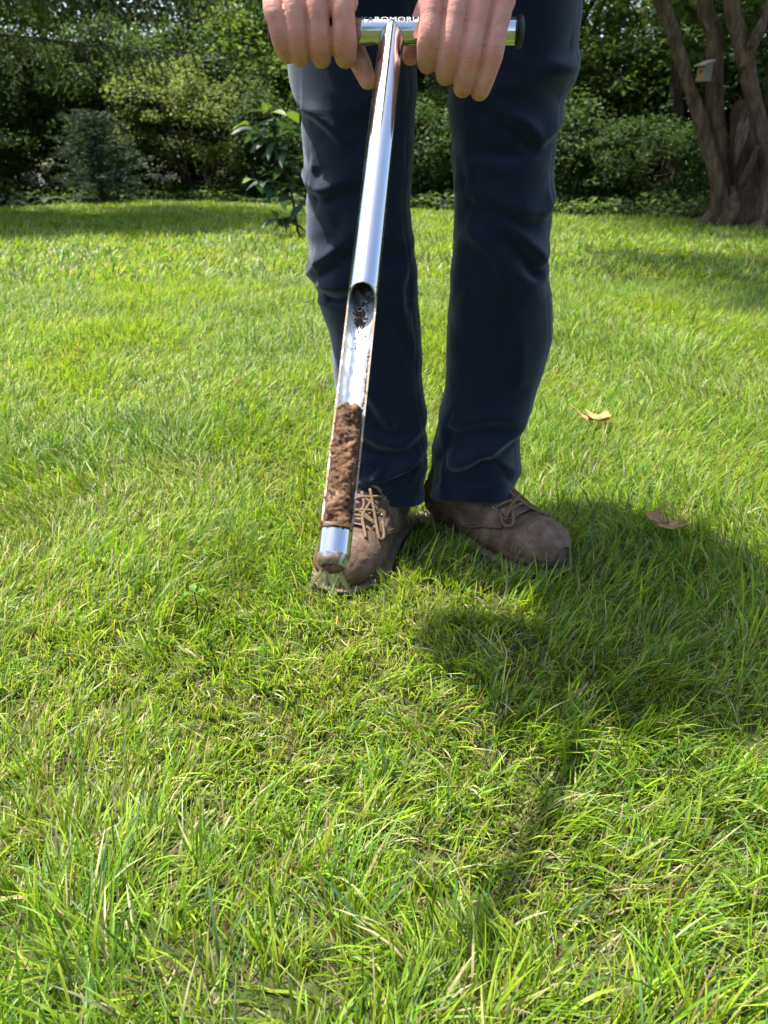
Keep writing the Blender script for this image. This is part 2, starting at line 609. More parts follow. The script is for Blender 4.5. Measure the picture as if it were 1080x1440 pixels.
def build_grass():
    parts = [
        blades(47000, 0.12, 0.95, 0.40, 4, (0.028, 0.064), (0.0010, 0.0024), 101, stub=0.38, tuft=0.9),
        blades(52000, 0.95, 1.9, 0.45, 3, (0.032, 0.066), (0.0012, 0.0026), 102, stub=0.3, tuft=0.7),
        blades(96000, 1.9, 4.2, 0.8, 2, (0.034, 0.064), (0.0019, 0.0034), 103, stub=0.14, wide=1.15, tuft=0.3, even=0.6),
        blades(88000, 4.2, 13.0, 1.2, 2, (0.045, 0.08), (0.005, 0.0085), 104, stub=0.03, wide=1.15, even=0.5),
    ]
    parts.append(blades(32000, 0.12, 1.5, 0.35, 2, (0.02, 0.03), (0.0012, 0.0026), 105, stub=1.4))    # clipped stubs and thatch
    parts.append(blades(10000, 1.5, 2.6, 0.4, 2, (0.02, 0.03), (0.0016, 0.003), 106, stub=1.4))
    Vs, Fs, As, o = [], [], [], 0
    for V, F, A in parts:
        Vs.append(V)
        Fs.append(F + o)
        As.append(A)
        o += len(V)
    me = mesh_np("grass", np.concatenate(Vs), np.concatenate(Fs), np.concatenate(As))
    g = link("grass", me, M['grass'])
    g['kind'] = 'stuff'
    g['label'] = 'sunlit mown lawn grass covering the ground'
    g['category'] = 'grass'
build_grass()

# ------------------------------------------------------------------ foliage tools
def leaf_cloud(P, Nn, size, cols, r, aspect=0.55, fold=0.12):
    """one four-cornered folded leaf per point; Nn = leaf normals"""
    n = len(P)
    t = r.normal(size=(n, 3))
    t -= (t * Nn).sum(1, keepdims=True) * Nn
    t /= np.linalg.norm(t, axis=1, keepdims=True) + 1e-9
    b = np.cross(Nn, t)
    s = size[:, None]
    w = s * aspect * 0.5
    V = np.zeros((n, 4, 3))
    V[:, 0] = P - t * s * 0.5
    V[:, 1] = P - b * w + Nn * s * fold - t * s * 0.06
    V[:, 2] = P + t * s * 0.5
    V[:, 3] = P + b * w + Nn * s * fold - t * s * 0.06
    F = np.arange(n * 4).reshape(n, 4)
    return V.reshape(-1, 3), F, np.repeat(cols, 4, axis=0)

def unit(a):
    return a / (np.linalg.norm(a, axis=1, keepdims=True) + 1e-9)

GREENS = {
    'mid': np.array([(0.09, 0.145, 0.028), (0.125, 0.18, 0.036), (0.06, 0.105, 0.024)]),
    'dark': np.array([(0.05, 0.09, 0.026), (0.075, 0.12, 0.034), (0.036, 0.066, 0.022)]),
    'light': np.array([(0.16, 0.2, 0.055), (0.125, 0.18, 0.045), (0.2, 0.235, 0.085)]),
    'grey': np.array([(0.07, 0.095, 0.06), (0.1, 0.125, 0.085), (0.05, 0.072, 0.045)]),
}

def crown_arrays(clumps, n_per, leaf, pal, seed, flat=0.55, up=0.9, aspect=0.55):
    """clumps: (x, y, z, radius); leaves gather in flattened sprays round each"""
    r = np.random.default_rng(seed)
    cl = np.array(clumps)
    k = np.repeat(np.arange(len(cl)), n_per)
    n = len(k)
    d = unit(r.normal(size=(n, 3)))
    rad = r.random(n) ** 0.45
    off = d * (rad * cl[k, 3])[:, None]
    off[:, 2] *= flat
    off[:, 2] -= 0.25 * (off[:, 0] ** 2 + off[:, 1] ** 2) / cl[k, 3]
    P = cl[k, :3] + off
    Nn = unit(np.stack([d[:, 0] * 0.5, d[:, 1] * 0.5, np.full(n, up)], -1) + r.normal(0, 0.42, (n, 3)))
    size = leaf * r.uniform(0.65, 1.3, n)
    cc = pal[r.integers(0, len(pal), n)] * r.uniform(0.75, 1.25, (n, 1))
    shade = r.uniform(0.85, 1.15, len(cl))
    cc = cc * shade[k][:, None]
    return leaf_cloud(P, Nn, size, cc, r, aspect)

def ellipsoid_clumps(n, c, rad, cr, seed, shell=0.45, zmin=0.1):
    r = np.random.default_rng(seed)
    out = []
    while len(out) < n:
        d = r.normal(size=3)
        d /= np.linalg.norm(d)
        q = r.uniform(shell, 1.0)
        p = np.array(c) + d * q * np.array(rad)
        if p[2] < zmin:
            continue
        out.append((p[0], p[1], p[2], cr * r.uniform(0.65, 1.35)))
    return out

def branch_skeleton(mb, base, clumps, r0, seed, every=1, n=6, trunk_top=None):
    """tapered trunk with a limb to some of the clumps"""
    r = random.Random(seed)
    base = Vector(base)
    top = Vector(trunk_top)
    mid = base.lerp(top, 0.5) + Vector((r.uniform(-.15, .15), r.uniform(-.15, .15), 0)) * (top - base).length * 0.3
    path = smooth_path([base, mid, top], 5)
    rad = lerp_list([r0 * 1.35, r0, r0 * 0.8, r0 * 0.3], len(path))
    mb.tube(path, rad, n + 2, jitter=0.15)
    for i, c in enumerate(clumps):
        if i % every:
            continue
        e = Vector(c[:3])
        tt = min(0.95, max(0.12, (e.z - base.z) / max(0.1, top.z - base.z) * 0.75 * r.uniform(0.7, 1.0)))
        s = path[int(tt * (len(path) - 1))]
        m = s.lerp(e, 0.5) + Vector((0, 0, 0.12 * (e - s).length))
        q = smooth_path([s, m, e], 3)
        rr = r0 * 0.32 * (1 - 0.5 * tt)
        mb.tube(q, lerp_list([rr, rr * 0.6, rr * 0.15], len(q)), 5, cap=False)

def plant_root(name, loc, label, cat, group=None):
    return empty(name, loc, label, cat, group)

def add_crown(root, clumps, n_per, leaf, pal, seed, name="crown", mat='leaf', **kw):
    V, F, A = crown_arrays(clumps, n_per, leaf, pal, seed, **kw)
    return link(name, mesh_np(name, V, F, A, smooth=False), M[mat], root)

# ------------------------------------------------------------------ many-stemmed tree on the right, with bird house
def build_multistem():
    X0, Y0 = 3.55, 8.1
    root = empty("multi_stem_tree", (X0, Y0, 0), "large tree with several thick leaning trunks from one flared base", "tree")
    def loc(p, dy=0.0):
        return Vector((p[0] - X0, p[1] - Y0 + dy, p[2]))
    stems = {
        0: ([(3.36, 8.1, -.02), (3.216, 8.1, 0.429), (3.076, 8.1, 0.721), (2.919, 8.1, 1.009), (2.735, 8.1, 1.367), (2.595, 8.1, 1.635), (2.42, 8.1, 1.92), (2.1, 8.2, 2.6), (1.6, 8.0, 3.6), (1.2, 7.6, 4.8)], [.17, .13, .105, .095, .09, .088, .085, .08, .06, .03], -0.02),
        1: ([(3.42, 8.1, -.02), (3.25, 8.1, 0.529), (3.12, 8.1, 1.009), (3.04, 8.1, 1.367), (3.0, 8.1, 1.635), (2.86, 8.1, 1.92), (2.7, 8.2, 2.8), (2.75, 8.2, 4.0), (2.5, 8.4, 5.6)], [.2, .15, .125, .115, .11, .105, .09, .07, .03], 0.06),
        2: ([(3.66, 8.1, -.02), (3.6, 8.1, 0.529), (3.46, 8.1, 0.914), (3.3, 8.1, 1.282), (3.19, 8.1, 1.547), (3.03, 8.1, 1.92), (2.95, 7.9, 2.8), (3.3, 7.5, 4.2), (3.5, 7.2, 5.4)], [.2, .135, .115, .11, .108, .1, .085, .06, .03], -0.12),
        3: ([(3.9, 8.1, -.02), (3.74, 8.1, 0.629), (3.66, 8.1, 1.05), (3.6, 8.1, 1.563), (3.55, 8.1, 1.95), (3.7, 8.4, 3.0), (4.2, 8.8, 4.4), (4.6, 9.0, 5.4)], [.22, .16, .14, .125, .115, .1, .07, .03], 0.05),
        4: ([(3.22, 8.1, 1.35), (3.3, 8.02, 1.66), (3.38, 8.0, 1.95), (3.75, 7.7, 2.9), (4.4, 7.2, 4.2)], [.075, .06, .055, .045, .02], -0.14),
    }
    for k in stems:
        pts, rad, dy = stems[k]
        path = smooth_path([loc(p, dy) for p in pts], 5)
        b = MB()
        b.tube(path, [q * 0.66 for q in lerp_list(rad, len(path))], 16, jitter=0.28)
        b.build("trunk", M['bark'], root)
    # broken middle stem, bare reddish wood with pale strips of bark
    b = MB()
    path = smooth_path([loc(p) for p in [(3.56, 8.0, -.02), (3.46, 8.0, 0.442), (3.37, 8.0, 0.751), (3.3, 8.0, 1.03), (3.285, 8.0, 1.1)]], 5)
    b.tube(path, lerp_list([.17, .12, .115, .09, .035], len(path)), 14, jitter=0.35)
    b.build("broken_stem", M['redwood'], root)
    for pts, rad in (([(3.31, 7.93, 0.55), (3.29, 7.9, 0.7), (3.31, 7.92, 0.88), (3.32, 7.95, 0.98)], [.015, .045, .05, .02]),
                     ([(3.37, 7.9, 0.38), (3.40, 7.87, 0.48), (3.42, 7.85, 0.6), (3.44, 7.85, 0.72)], [.02, .034, .03, .016]),
                     ([(3.23, 7.9, 1.5), (3.27, 7.84, 1.62), (3.28, 7.84, 1.72)], [.03, .05, .02])):
        b = MB()
        path = smooth_path([loc(p) for p in pts], 4)
        b.tube(path, lerp_list(rad, len(path)), 12, jitter=0.9)
        b.build("dead_wood_strip", M['deadwood'], root)
    # root flare
    b = MB()
    for a in np.linspace(0, 2 * math.pi, 9)[:-1]:
        d = Vector((math.cos(a), math.sin(a) * 0.6, 0))
        c = Vector((0.03, 0, 0))
        b.tube(smooth_path([c + d * 0.12 + Vector((0, 0, .45)), c + d * 0.3 + Vector((0, 0, .14)), c + d * 0.52 + Vector((0, 0, -.05))], 4), lerp_list([.09, .09, .04], 9), 9, jitter=0.4)
    b.build("root_flare", M['bark'], root)
    cl = ellipsoid_clumps(95, (-1.7, -2.7, 4.9), (2.3, 1.8, 1.3), 0.6, 301, 0.2) + ellipsoid_clumps(80, (-1.0, .8, 5.0), (2.4, 2.0, 1.6), 0.6, 303, 0.2)
    # a few sprays hanging into view between the trunks
    cl += [(-0.75, .4, 1.9, .3), (-0.35, .3, 2.1, .35), (-0.2, .5, 1.75, .25), (-0.62, .5, 1.55, .22), (0.3, .4, 2.0, .35), (-1.2, .4, 2.2, .35), (0.1, -.2, 2.15, .2)]
    add_crown(root, cl, 130, 0.12, GREENS['mid'], 302)
    return root
build_multistem()

def build_birdhouse():
    root = empty("bird_house", (2.88, 7.93, 1.24), "small weathered white bird house with slanted roof fixed to a leaning trunk", "bird house", rz=R(-64))
    root.scale = (.6, .6, .6)
    w, d, h = 0.15, 0.15, 0.21
    for sx in (-1, 1):
        b = MB()
        x0, x1 = sx * (w / 2 - 0.009), sx * w / 2
        v = []
        for x in (x0, x1):
            v += [(x, -d / 2, 0), (x, d / 2, 0), (x, d / 2, h + 0.05), (x, -d / 2, h)]
        b.add(v, [(0, 1, 2, 3), (7, 6, 5, 4), (0, 4, 5, 1), (1, 5, 6, 2), (2, 6, 7, 3), (3, 7, 4, 0)])
        b.build("side_wall", M['bh_wall'], root, smooth=False)
    b = MB()
    b.box((0, -d / 2 + 0.006, h / 2), (w - 0.02, 0.012, h))
    fr = b.build("front_wall", M['bh_front'], root, smooth=False)
    b = MB()
    b.tube([(0, -d / 2 - 0.0025, h * .62), (0, -d / 2 + 0.004, h * .62)], 0.02, 16)
    b.build("entrance_hole_disc", M['hole_shade'], fr)  # solid disc, not cut through; its dark colour paints the inner shade
    b = MB()
    b.box((0, d / 2 - 0.006, h / 2 + .02), (w - 0.02, 0.012, h + .04))
    b.build("back_wall", M['bh_wall'], root, smooth=False)
    b = MB()
    b.box((0, 0, 0.006), (w - 0.02, d - 0.026, 0.012))
    b.build("floor_board", M['bh_wall'], root, smooth=False)
    b = MB()
    rot = Matrix.Rotation(math.atan2(0.05, d), 3, 'X')
    b.box((0, -0.02, h + 0.034), (w + 0.05, d + 0.09, 0.016), rot)
    b.build("roof", M['bh_roof'], root, smooth=False)
build_birdhouse()

# ------------------------------------------------------------------ spruce with hanging boughs on the left
def build_spruce():
    X0, Y0 = -5.9, 10.0
    root = empty("spruce_tree", (X0, Y0, 0), "dark spruce with long drooping boughs hanging over the lawn", "tree")
    r = random.Random(5)
    tr = MB()
    tr.tube([(0, 0, -.02), (0.03, 0, 2), (0, 0.05, 5), (0, 0, 9)], [.24, .2, .13, .03], 12, jitter=0.2)
    bo = MB()
    P, T, Sz, Cc = [], [], [], []
    pal = np.array([(0.045, 0.075, 0.032), (0.065, 0.1, 0.045), (0.095, 0.125, 0.065), (0.12, 0.14, 0.08)])
    nb = 112
    for i in range(nb):
        z0 = 0.9 + 7.4 * (i / nb) ** 1.15
        az = i * 2.39996 + r.uniform(-.3, .3)
        ln = (5.0 * (1 - (z0 - 0.9) / 9.2)) * r.uniform(0.75, 1.1)
        d = Vector((math.cos(az), math.sin(az), 0))
        if z0 < 2.3 and d.x > -0.35:
            if d.y < 0.4 and z0 < 1.5:
                continue
            z0 += 0.85
        if z0 > 2.6 and d.y > 0.35 and d.x > -.2:
            continue
        droop = r.uniform(.28, .5)
        pts = []
        for k in range(9):
            t = k / 8
            pts.append(d * ln * t + Vector((0, 0, z0 + 0.25 * math.sin(t * 2.2) - droop * t * t * ln * 0.42 + 0.12 * t ** 4 * ln)))
        path = smooth_path(pts, 2)
        bo.tube(path, lerp_list([.026, .017, .01, .005], len(path)), 5, cap=False)
        side = d.cross(Vector((0, 0, 1)))
        for k in range(3, len(path)):
            t = k / (len(path) - 1)
            for s in range(4 if z0 < 4 else 2):
                sg = r.choice((-1, 1))
                tl = (0.28 + 0.55 * (1 - abs(t - .55))) * r.uniform(.45, 1.05)
                a = path[k] + d * r.uniform(-.1, .1)
                out = (side * sg * r.uniform(.3, 1) + d * r.uniform(.1, .9)).normalized()
                q1 = a + out * tl * 0.45 + Vector((0, 0, -0.12 * tl))
                q2 = a + out * tl * 0.62 + Vector((0, 0, -0.75 * tl))
                bo.tube([a, q1, q2], [.007, .005, .002], 3, cap=False)
                for seg, (u, v_) in enumerate(((a, q1), (q1, q2))):
                    m = 13 if z0 < 4 else 6
                    for j in range(m):
                        f = (j + r.random()) / m
                        p = u.lerp(v_, f)
                        dd = (v_ - u).normalized()
                        ax = (dd * 0.8 + Vector((r.uniform(-1, 1), r.uniform(-1, 1), r.uniform(-.9, .4)))).normalized()
                        P.append(p + ax * 0.025)
                        T.append(ax)
                        Sz.append(r.uniform(.05, .1) * (1 if z0 < 3.2 else 2.4))
                        Cc.append(pal[r.randrange(4)] * r.uniform(.75, 1.3))
    tr.build("trunk", M['bark_dark'], root)
    bo.build("branches", M['bark_dark'], root)
    P, T, Sz, Cc = np.array(P), np.array(T), np.array(Sz), np.array(Cc)
    rr = np.random.default_rng(3)
    n = len(P)
    b = unit(np.cross(T, rr.normal(size=(n, 3))))
    w = (0.11 * Sz + .001)[:, None]
    V = np.stack([P - T * Sz[:, None] * .5 - b * w, P - T * Sz[:, None] * .5 + b * w, P + T * Sz[:, None] * .6 + b * w * .4, P + T * Sz[:, None] * .6 - b * w * .4], 1).reshape(-1, 3)
    F = np.arange(n * 4).reshape(n, 4)
    link("crown", mesh_np("crown", V, F, np.repeat(Cc, 4, 0), smooth=False), M['needle'], root)
build_spruce()

def build_blue_spruce():
    root = empty("young_blue_spruce", (-4.15, 12.25, 0.03), "small dark bluish spruce beside the bright round shrub", "tree")
    r = random.Random(9)
    b = MB()
    b.tube([(0, 0, 0), (0, 0, 1.0)], [.05, .01], 8)
    b.build("trunk", M['bark_dark'], root)
    P, T, Cc = [], [], []
    for i in range(60):
        z = 0.12 + 1.05 * i / 60
        az = i * 2.4
        ln = (0.85 * (1 - z / 1.65) + .08) * r.uniform(.45, 1.25)
        d = Vector((math.cos(az), math.sin(az), 0.12))
        for k in range(70):
            t = r.random() ** .7
            sp = Vector((r.uniform(-1, 1), r.uniform(-1, 1), r.uniform(-.5, .5))) * 0.11 * (1.1 - t * .5)
            P.append(d * ln * t + Vector((0, 0, z)) + sp)
            T.append((d + Vector((r.uniform(-1, 1), r.uniform(-1, 1), r.uniform(-.6, .8)))).normalized())
            Cc.append(np.array((0.05, 0.075, 0.05)) * r.uniform(.5, 1.5))
    P, T, Cc = np.array(P), np.array(T), np.array(Cc)
    n = len(P)
    bb = unit(np.cross(T, np.random.default_rng(4).normal(size=(n, 3))))
    V = np.stack([P - T * .035 - bb * .009, P - T * .035 + bb * .009, P + T * .045 + bb * .003, P + T * .045 - bb * .003], 1).reshape(-1, 3)
    link("crown", mesh_np("crown", V, np.arange(n * 4).reshape(n, 4), np.repeat(Cc, 4, 0), smooth=False), M['needle'], root)
build_blue_spruce()

# ------------------------------------------------------------------ shrubs along the lawn edge
def shrub(loc, rad, h, label, pal, seed, n_cl=60, n_per=150, leaf=0.06, cr=0.28, stems=5, zmin=0.12, shell=0.55, **kw):
    root = empty("shrub", loc, label, "shrub")
    cl = ellipsoid_clumps(n_cl, (0, 0, h * 0.5), (rad[0], rad[1], h * 0.5), cr, seed, shell, zmin)
    add_crown(root, cl, n_per, leaf, pal, seed + 1, **kw)
    r = random.Random(seed)
    for s in range(stems):
        a = r.uniform(0, 6.28)
        b = MB()
        e = Vector((math.cos(a) * rad[0] * .6, math.sin(a) * rad[1] * .6, h * r.uniform(.6, .85)))
        q = Vector((math.cos(a) * .12, math.sin(a) * .12, 0))
        path = smooth_path([q, q.lerp(e, .5) + Vector((0, 0, .15)), e], 4)
        b.tube(path, lerp_list([.03, .022, .008], len(path)), 6)
        for c in cl[s::stems][:5]:
            k = path[r.randrange(3, len(path))]
            b.tube([k, k.lerp(Vector(c[:3]), .5) + Vector((0, 0, .06)), Vector(c[:3])], [.012, .008, .003], 4, cap=False)
        b.build("stem", M['bark_dark'], root)
    return root

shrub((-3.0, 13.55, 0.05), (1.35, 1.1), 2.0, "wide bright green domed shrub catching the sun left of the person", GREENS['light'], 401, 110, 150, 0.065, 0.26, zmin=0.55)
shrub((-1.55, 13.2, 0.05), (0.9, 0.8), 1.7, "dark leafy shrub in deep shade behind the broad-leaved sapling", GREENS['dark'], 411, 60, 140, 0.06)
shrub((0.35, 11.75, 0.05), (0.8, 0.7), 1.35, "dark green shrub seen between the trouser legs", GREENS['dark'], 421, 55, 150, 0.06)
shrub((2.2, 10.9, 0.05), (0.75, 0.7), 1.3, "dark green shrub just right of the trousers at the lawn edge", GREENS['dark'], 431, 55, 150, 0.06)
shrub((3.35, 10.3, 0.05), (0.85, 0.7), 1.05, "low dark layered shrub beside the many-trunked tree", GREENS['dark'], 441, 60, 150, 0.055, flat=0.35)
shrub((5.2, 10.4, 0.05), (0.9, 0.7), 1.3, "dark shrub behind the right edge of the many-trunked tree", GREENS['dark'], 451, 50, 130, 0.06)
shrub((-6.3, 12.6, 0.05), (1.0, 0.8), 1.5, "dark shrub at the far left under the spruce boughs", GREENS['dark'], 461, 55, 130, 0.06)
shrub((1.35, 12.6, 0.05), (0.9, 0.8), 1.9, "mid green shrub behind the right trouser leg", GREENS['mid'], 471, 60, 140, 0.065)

def build_ground_cover():
    r = np.random.default_rng(88)
    n = 26000
    x = r.uniform(-9, 8, n)
    d = r.random(n) ** 1.6 * 5.0
    y = edge_y(x) - .04 + d
    z = 0.05 + r.random(n) ** 1.5 * (0.10 + 0.12 * np.clip(d, 0, 1)) * (1 + .5 * snoise(x, y, .6, 33, 3))
    P = np.stack([x, y, np.maximum(z, .03)], -1)
    Nn = unit(np.stack([r.normal(0, .5, n), r.normal(0, .5, n) - .25, np.ones(n)], -1))
    pal = np.concatenate([GREENS['dark'], GREENS['mid']])
    V, F, A = leaf_cloud(P, Nn, r.uniform(.05, .1, n), pal[r.integers(0, len(pal), n)] * r.uniform(.7, 1.2, (n, 1)), r)
    o = link("ground_cover", mesh_np("ground_cover", V, F, A, smooth=False), M['leaf'])
    o['kind'] = 'stuff'
    o['label'] = 'low leafy ground cover along the shaded lawn edge'
    o['category'] = 'ground cover'
build_ground_cover()

# ------------------------------------------------------------------ trees behind: four builds, repeated
protos = []
def make_tree_proto(k, h, rx, pal, leaf, n_cl, n_per, low):
    root = empty("background_tree", (0, 0, 0), "", "tree")
    cl = ellipsoid_clumps(n_cl, (0, 0, (h + low) / 2), (rx, rx, (h - low) / 2), 0.5, 500 + k, 0.35, low * 0.8)
    # extra drooping sprays at eye level
    r = random.Random(600 + k)
    for i in range(26):
        a = r.uniform(0, 6.28)
        q = r.uniform(.4, 1.05)
        cl.append((math.cos(a) * rx * q, math.sin(a) * rx * q, r.uniform(low * .7, low + 1.6), r.uniform(.25, .5)))
    add_crown(root, cl, n_per, leaf, pal, 520 + k)
    b = MB()
    branch_skeleton(b, (0, 0, 0), cl, 0.11, 540 + k, 5, trunk_top=(r.uniform(-.3, .3), r.uniform(-.3, .3), h * .8))
    b.build("trunk", M['bark_dark'], root)
    protos.append([root, False])
make_tree_proto(0, 7.0, 2.2, GREENS['mid'], 0.11, 110, 95, 0.5)
make_tree_proto(1, 8.0, 2.4, GREENS['dark'], 0.10, 120, 95, 0.9)
make_tree_proto(2, 6.0, 1.9, GREENS['light'], 0.11, 100, 95, 0.4)
make_tree_proto(3, 9.0, 2.6, GREENS['mid'], 0.12, 120, 95, 1.5)

def place_tree(k, x, y, rz, sc, label, group):
    root, used = protos[k]
    if not used:
        o = root
        protos[k][1] = True
    else:
        o = root.copy()
        C.objects.link(o)
        for ch in root.children:
            c = ch.copy()
            C.objects.link(c)
            c.parent = o
    o.location = (x, y, 0.05)
    o.rotation_euler = (0, 0, rz)
    o.scale = (sc, sc, sc)
    o['label'] = label
    o['category'] = 'tree'
    o['group'] = group
    return o

g1 = "leafy trees behind the shrubs"
place_tree(1, -8.0, 15.6, 0.3, 1.0, "dark leafy tree behind the shrub at the far left", g1)
place_tree(0, -1.1, 15.2, 1.3, 1.0, "tree with shaded green leaves behind the left hand", g1)
place_tree(3, 0.9, 15.0, 2.1, 1.0, "tall tree with leaning trunk seen between the legs", g1)
place_tree(2, 2.3, 13.6, 3.3, 1.0, "bright light green tree just right of the trousers", g1)
place_tree(1, 4.4, 13.4, 4.0, 0.9, "dark tree behind the bird house", g1)
place_tree(0, 6.6, 12.6, 5.0, 1.0, "tree at the right edge behind the many-trunked tree", g1)
place_tree(2, -2.4, 18.6, 0.9, 1.1, "light green tree behind the bright domed shrub", g1)
g2 = "trees of the far back row"
for i, (x, y, k) in enumerate([(-12, 20, 3), (-9, 18.5, 0), (-6.6, 21.5, 1), (-0.8, 20.5, 1), (1.8, 19.5, 0), (4.4, 18.5, 3), (7.4, 18, 1), (10.5, 17, 0), (-2.6, 24, 3), (6, 23, 0), (2.2, 25, 1), (13, 20, 3), (-10, 26, 1), (-5, 28, 3), (-1, 29, 0), (4, 28, 3), (8.5, 26, 1), (-13.5, 24, 0), (-7.8, 23, 0), (-4.6, 21.5, 3), (-2.6, 20.5, 2)]):
    place_tree(k, x, y, i * 1.7, 1.15 + 0.1 * (i % 3), "leafy tree in the far back row of the wood, one of many alike", g2)

for i, (x, y, k) in enumerate([(-7, -9, 0), (-3.4, -11, 3), (0.5, -10, 1), (4.2, -11.5, 0), (7.5, -8.5, 3)]):  # unseen trees added to give the steel dark reflections
    place_tree(k, x, y, i * 2.3, 1.0, "tall unseen tree added behind the viewpoint for its dark reflection in the steel", "added trees behind the viewpoint")

# understory bushes filling the wood: one build per kind, repeated
u_protos = [shrub((0, 0, 0), (1.25, 1.1), 2.5, "", GREENS[g], 901 + 10 * i, 85, 130, 0.085, 0.34, zmin=0.1) for i, g in enumerate(('dark', 'mid'))]
u_used = [False, False]
spots = [(-7.8, 14.2, 0), (-5.4, 15.2, 1), (-3.4, 15.6, 0), (-1.9, 14.6, 0), (-0.2, 14.2, 1), (1.5, 14.4, 0), (3.1, 12.6, 1), (4.6, 12.0, 0), (6.3, 11.4, 1), (7.8, 11.0, 0), (-8.2, 17.2, 1), (-5.6, 18.2, 0), (-3.0, 18.2, 1), (-0.6, 17.6, 0), (2.0, 17.0, 1), (4.4, 15.6, 0), (6.8, 15.0, 1), (9.2, 14.4, 0), (-10.5, 15.6, 0), (-6.5, 13.9, 0), (-7.2, 16.2, 1), (-4.7, 14.2, 0)]
for i, (x, y, k) in enumerate(spots):
    o = u_protos[k]
    if u_used[k]:
        p0 = o
        o = p0.copy()
        C.objects.link(o)
        for ch in p0.children:
            c = ch.copy()
            C.objects.link(c)
            c.parent = o
    u_used[k] = True
    o.name = "understory_bush"
    o.location = (x, y, 0.06)
    o.rotation_euler = (0, 0, i * 2.1)
    q = 1.0 + 0.09 * ((i * 7) % 5 - 2)
    o.scale = (q, q, q * (1.1 if i > 9 else 0.95))
    o['label'] = "dark bush among the trees behind the lawn, one of many alike" if k == 0 else "green bush among the trees behind the lawn, one of many alike"
    o['category'] = 'bush'
    o['group'] = "dark bushes in the wood" if k == 0 else "green bushes in the wood"

# broad tree left of the spruce: its crown throws the shade band on the far lawn
root = empty("broad_shade_tree", (-7.4, 9.3, 0), "broad tree at the left whose high crown shades the far lawn", "tree")
cl = ellipsoid_clumps(110, (3.0, 0.4, 5.6), (2.4, 2.4, 1.3), .65, 741, .15) + ellipsoid_clumps(60, (0.4, 0.6, 5.8), (2.2, 2.2, 1.5), .65, 742, .2)
b = MB()
branch_skeleton(b, (0, 0, 0), cl, 0.24, 743, 6, trunk_top=(1.2, .5, 5.6))
b.build("trunk", M['bark'], root)
add_crown(root, cl, 95, .15, GREENS['mid'], 744)

# slim straight trunk behind the bird house
root = empty("slender_tree", (3.86, 11.3, 0.03), "slender tree with one straight dark trunk left of the bird house", "tree")
b = MB()
path = smooth_path([(0, 0, 0), (0.0, 0, .9), (-.12, 0, 1.7), (-.22, 0, 2.6), (-.3, .1, 5)], 4)
b.tube(path, lerp_list([.11, .085, .08, .075, .04], len(path)), 10, jitter=.12)
b.build("trunk", M['bark_dark'], root)
add_crown(root, ellipsoid_clumps(45, (-.3, .1, 4.6), (1.6, 1.6, 1.5), .5, 701, .3), 80, .1, GREENS['mid'], 702)

# leaning trunk between the legs
root = empty("leaning_tree", (0.95, 13.2, 0.03), "tree with a dark leaning trunk showing between the thighs", "tree")
b = MB()
path = smooth_path([(0.15, 0, 0), (0.05, 0, .8), (-.12, 0, 1.5), (-.35, 0, 2.4), (-.5, .1, 5)], 4)
b.tube(path, lerp_list([.14, .11, .1, .09, .04], len(path)), 10, jitter=.15)
b.build("trunk", M['bark_dark'], root)
add_crown(root, ellipsoid_clumps(50, (-.3, 1.5, 4.8), (1.7, 1.5, 1.4), .5, 711, .3), 80, .1, GREENS['mid'], 712)

# ------------------------------------------------------------------ broad-leaved sapling
def build_sapling():
    X0, Y0 = -0.72, 6.9
    root = empty("broad_leaved_sapling", (X0, Y0, 0), "young sapling with large blue-green pointed leaves beside the left trouser leg", "sapling")
    r = random.Random(21)
    stems = [[(0, 0, -.01), (-.05, 0, .36), (-.13, .02, .68), (-.2, 0, 1.0)],
             [(-.05, 0, .3), (-.2, -.05, .42), (-.33, -.08, .45)],
             [(-.1, 0, .55), (-.02, -.1, .75), (.05, -.12, .86)],
             [(-.13, 0, .65), (-.27, .05, .78), (-.36, .03, .86)],
             [(-.03, 0, .2), (.1, -.05, .3), (.2, -.05, .36)],
             [(-.02, 0, .1), (-.1, -.1, .14), (-.16, -.14, .16)],
             [(-.1, 0, .6), (.12, .05, .62), (.26, .02, .7)]]
    # leaf mesh: folded, curved, pointed
    def leaf_me(col, seed):
        V, F, A = [], [], []
        n = 6
        prof = [0.05, 0.6, 1.0, 0.95, 0.6, 0.02]
        for i in range(n):
            t = i / (n - 1)
            w = 0.21 * prof[i]
            z = -0.35 * t * t
            for s in (-1, 0, 1):
                V.append((s * w, t, z + (0.07 * prof[i] if s else 0)))
                A.append(np.array(col) * (1.15 if s == 0 else 1))
        for i in range(n - 1):
            for s in (0, 1):
                a = i * 3 + s
                F.append((a, a + 1, a + 4, a + 3))
        return mesh_np("leaf", V, F, np.array(A))
    mats = [leaf_me((0.05, 0.09, 0.052), 0), leaf_me((0.036, 0.075, 0.034), 1), leaf_me((0.12, 0.19, 0.03), 2)]
    for m_ in mats:
        m_.materials.append(M['bigleaf'])
    for st in stems:
        b = MB()
        path = smooth_path(st, 5)
        b.tube(path, lerp_list([.013 if st is stems[0] else .007, .006, .003], len(path)), 6)
        b.build("stem", M['bark_dark'], root)
        m = 22 if st is stems[0] else 10
        for j in range(m):
            t = 0.25 + 0.75 * (j / (m - 1)) ** 0.8
            p = path[min(len(path) - 1, int(t * (len(path) - 1)))]
            az = j * 2.4 + r.uniform(-.4, .4)
            pitch = r.uniform(-.5, .45) + (0.5 if j == m - 1 else 0)
            o = link("leaf", mats[2] if (t > .97 and r.random() < .5) else mats[r.randrange(2)], None, root)
            s = r.uniform(.16, .25)
            o.scale = (s, s, s)
            o.location = p
            o.rotation_euler = (pitch, r.uniform(-.4, .4), az)
build_sapling()

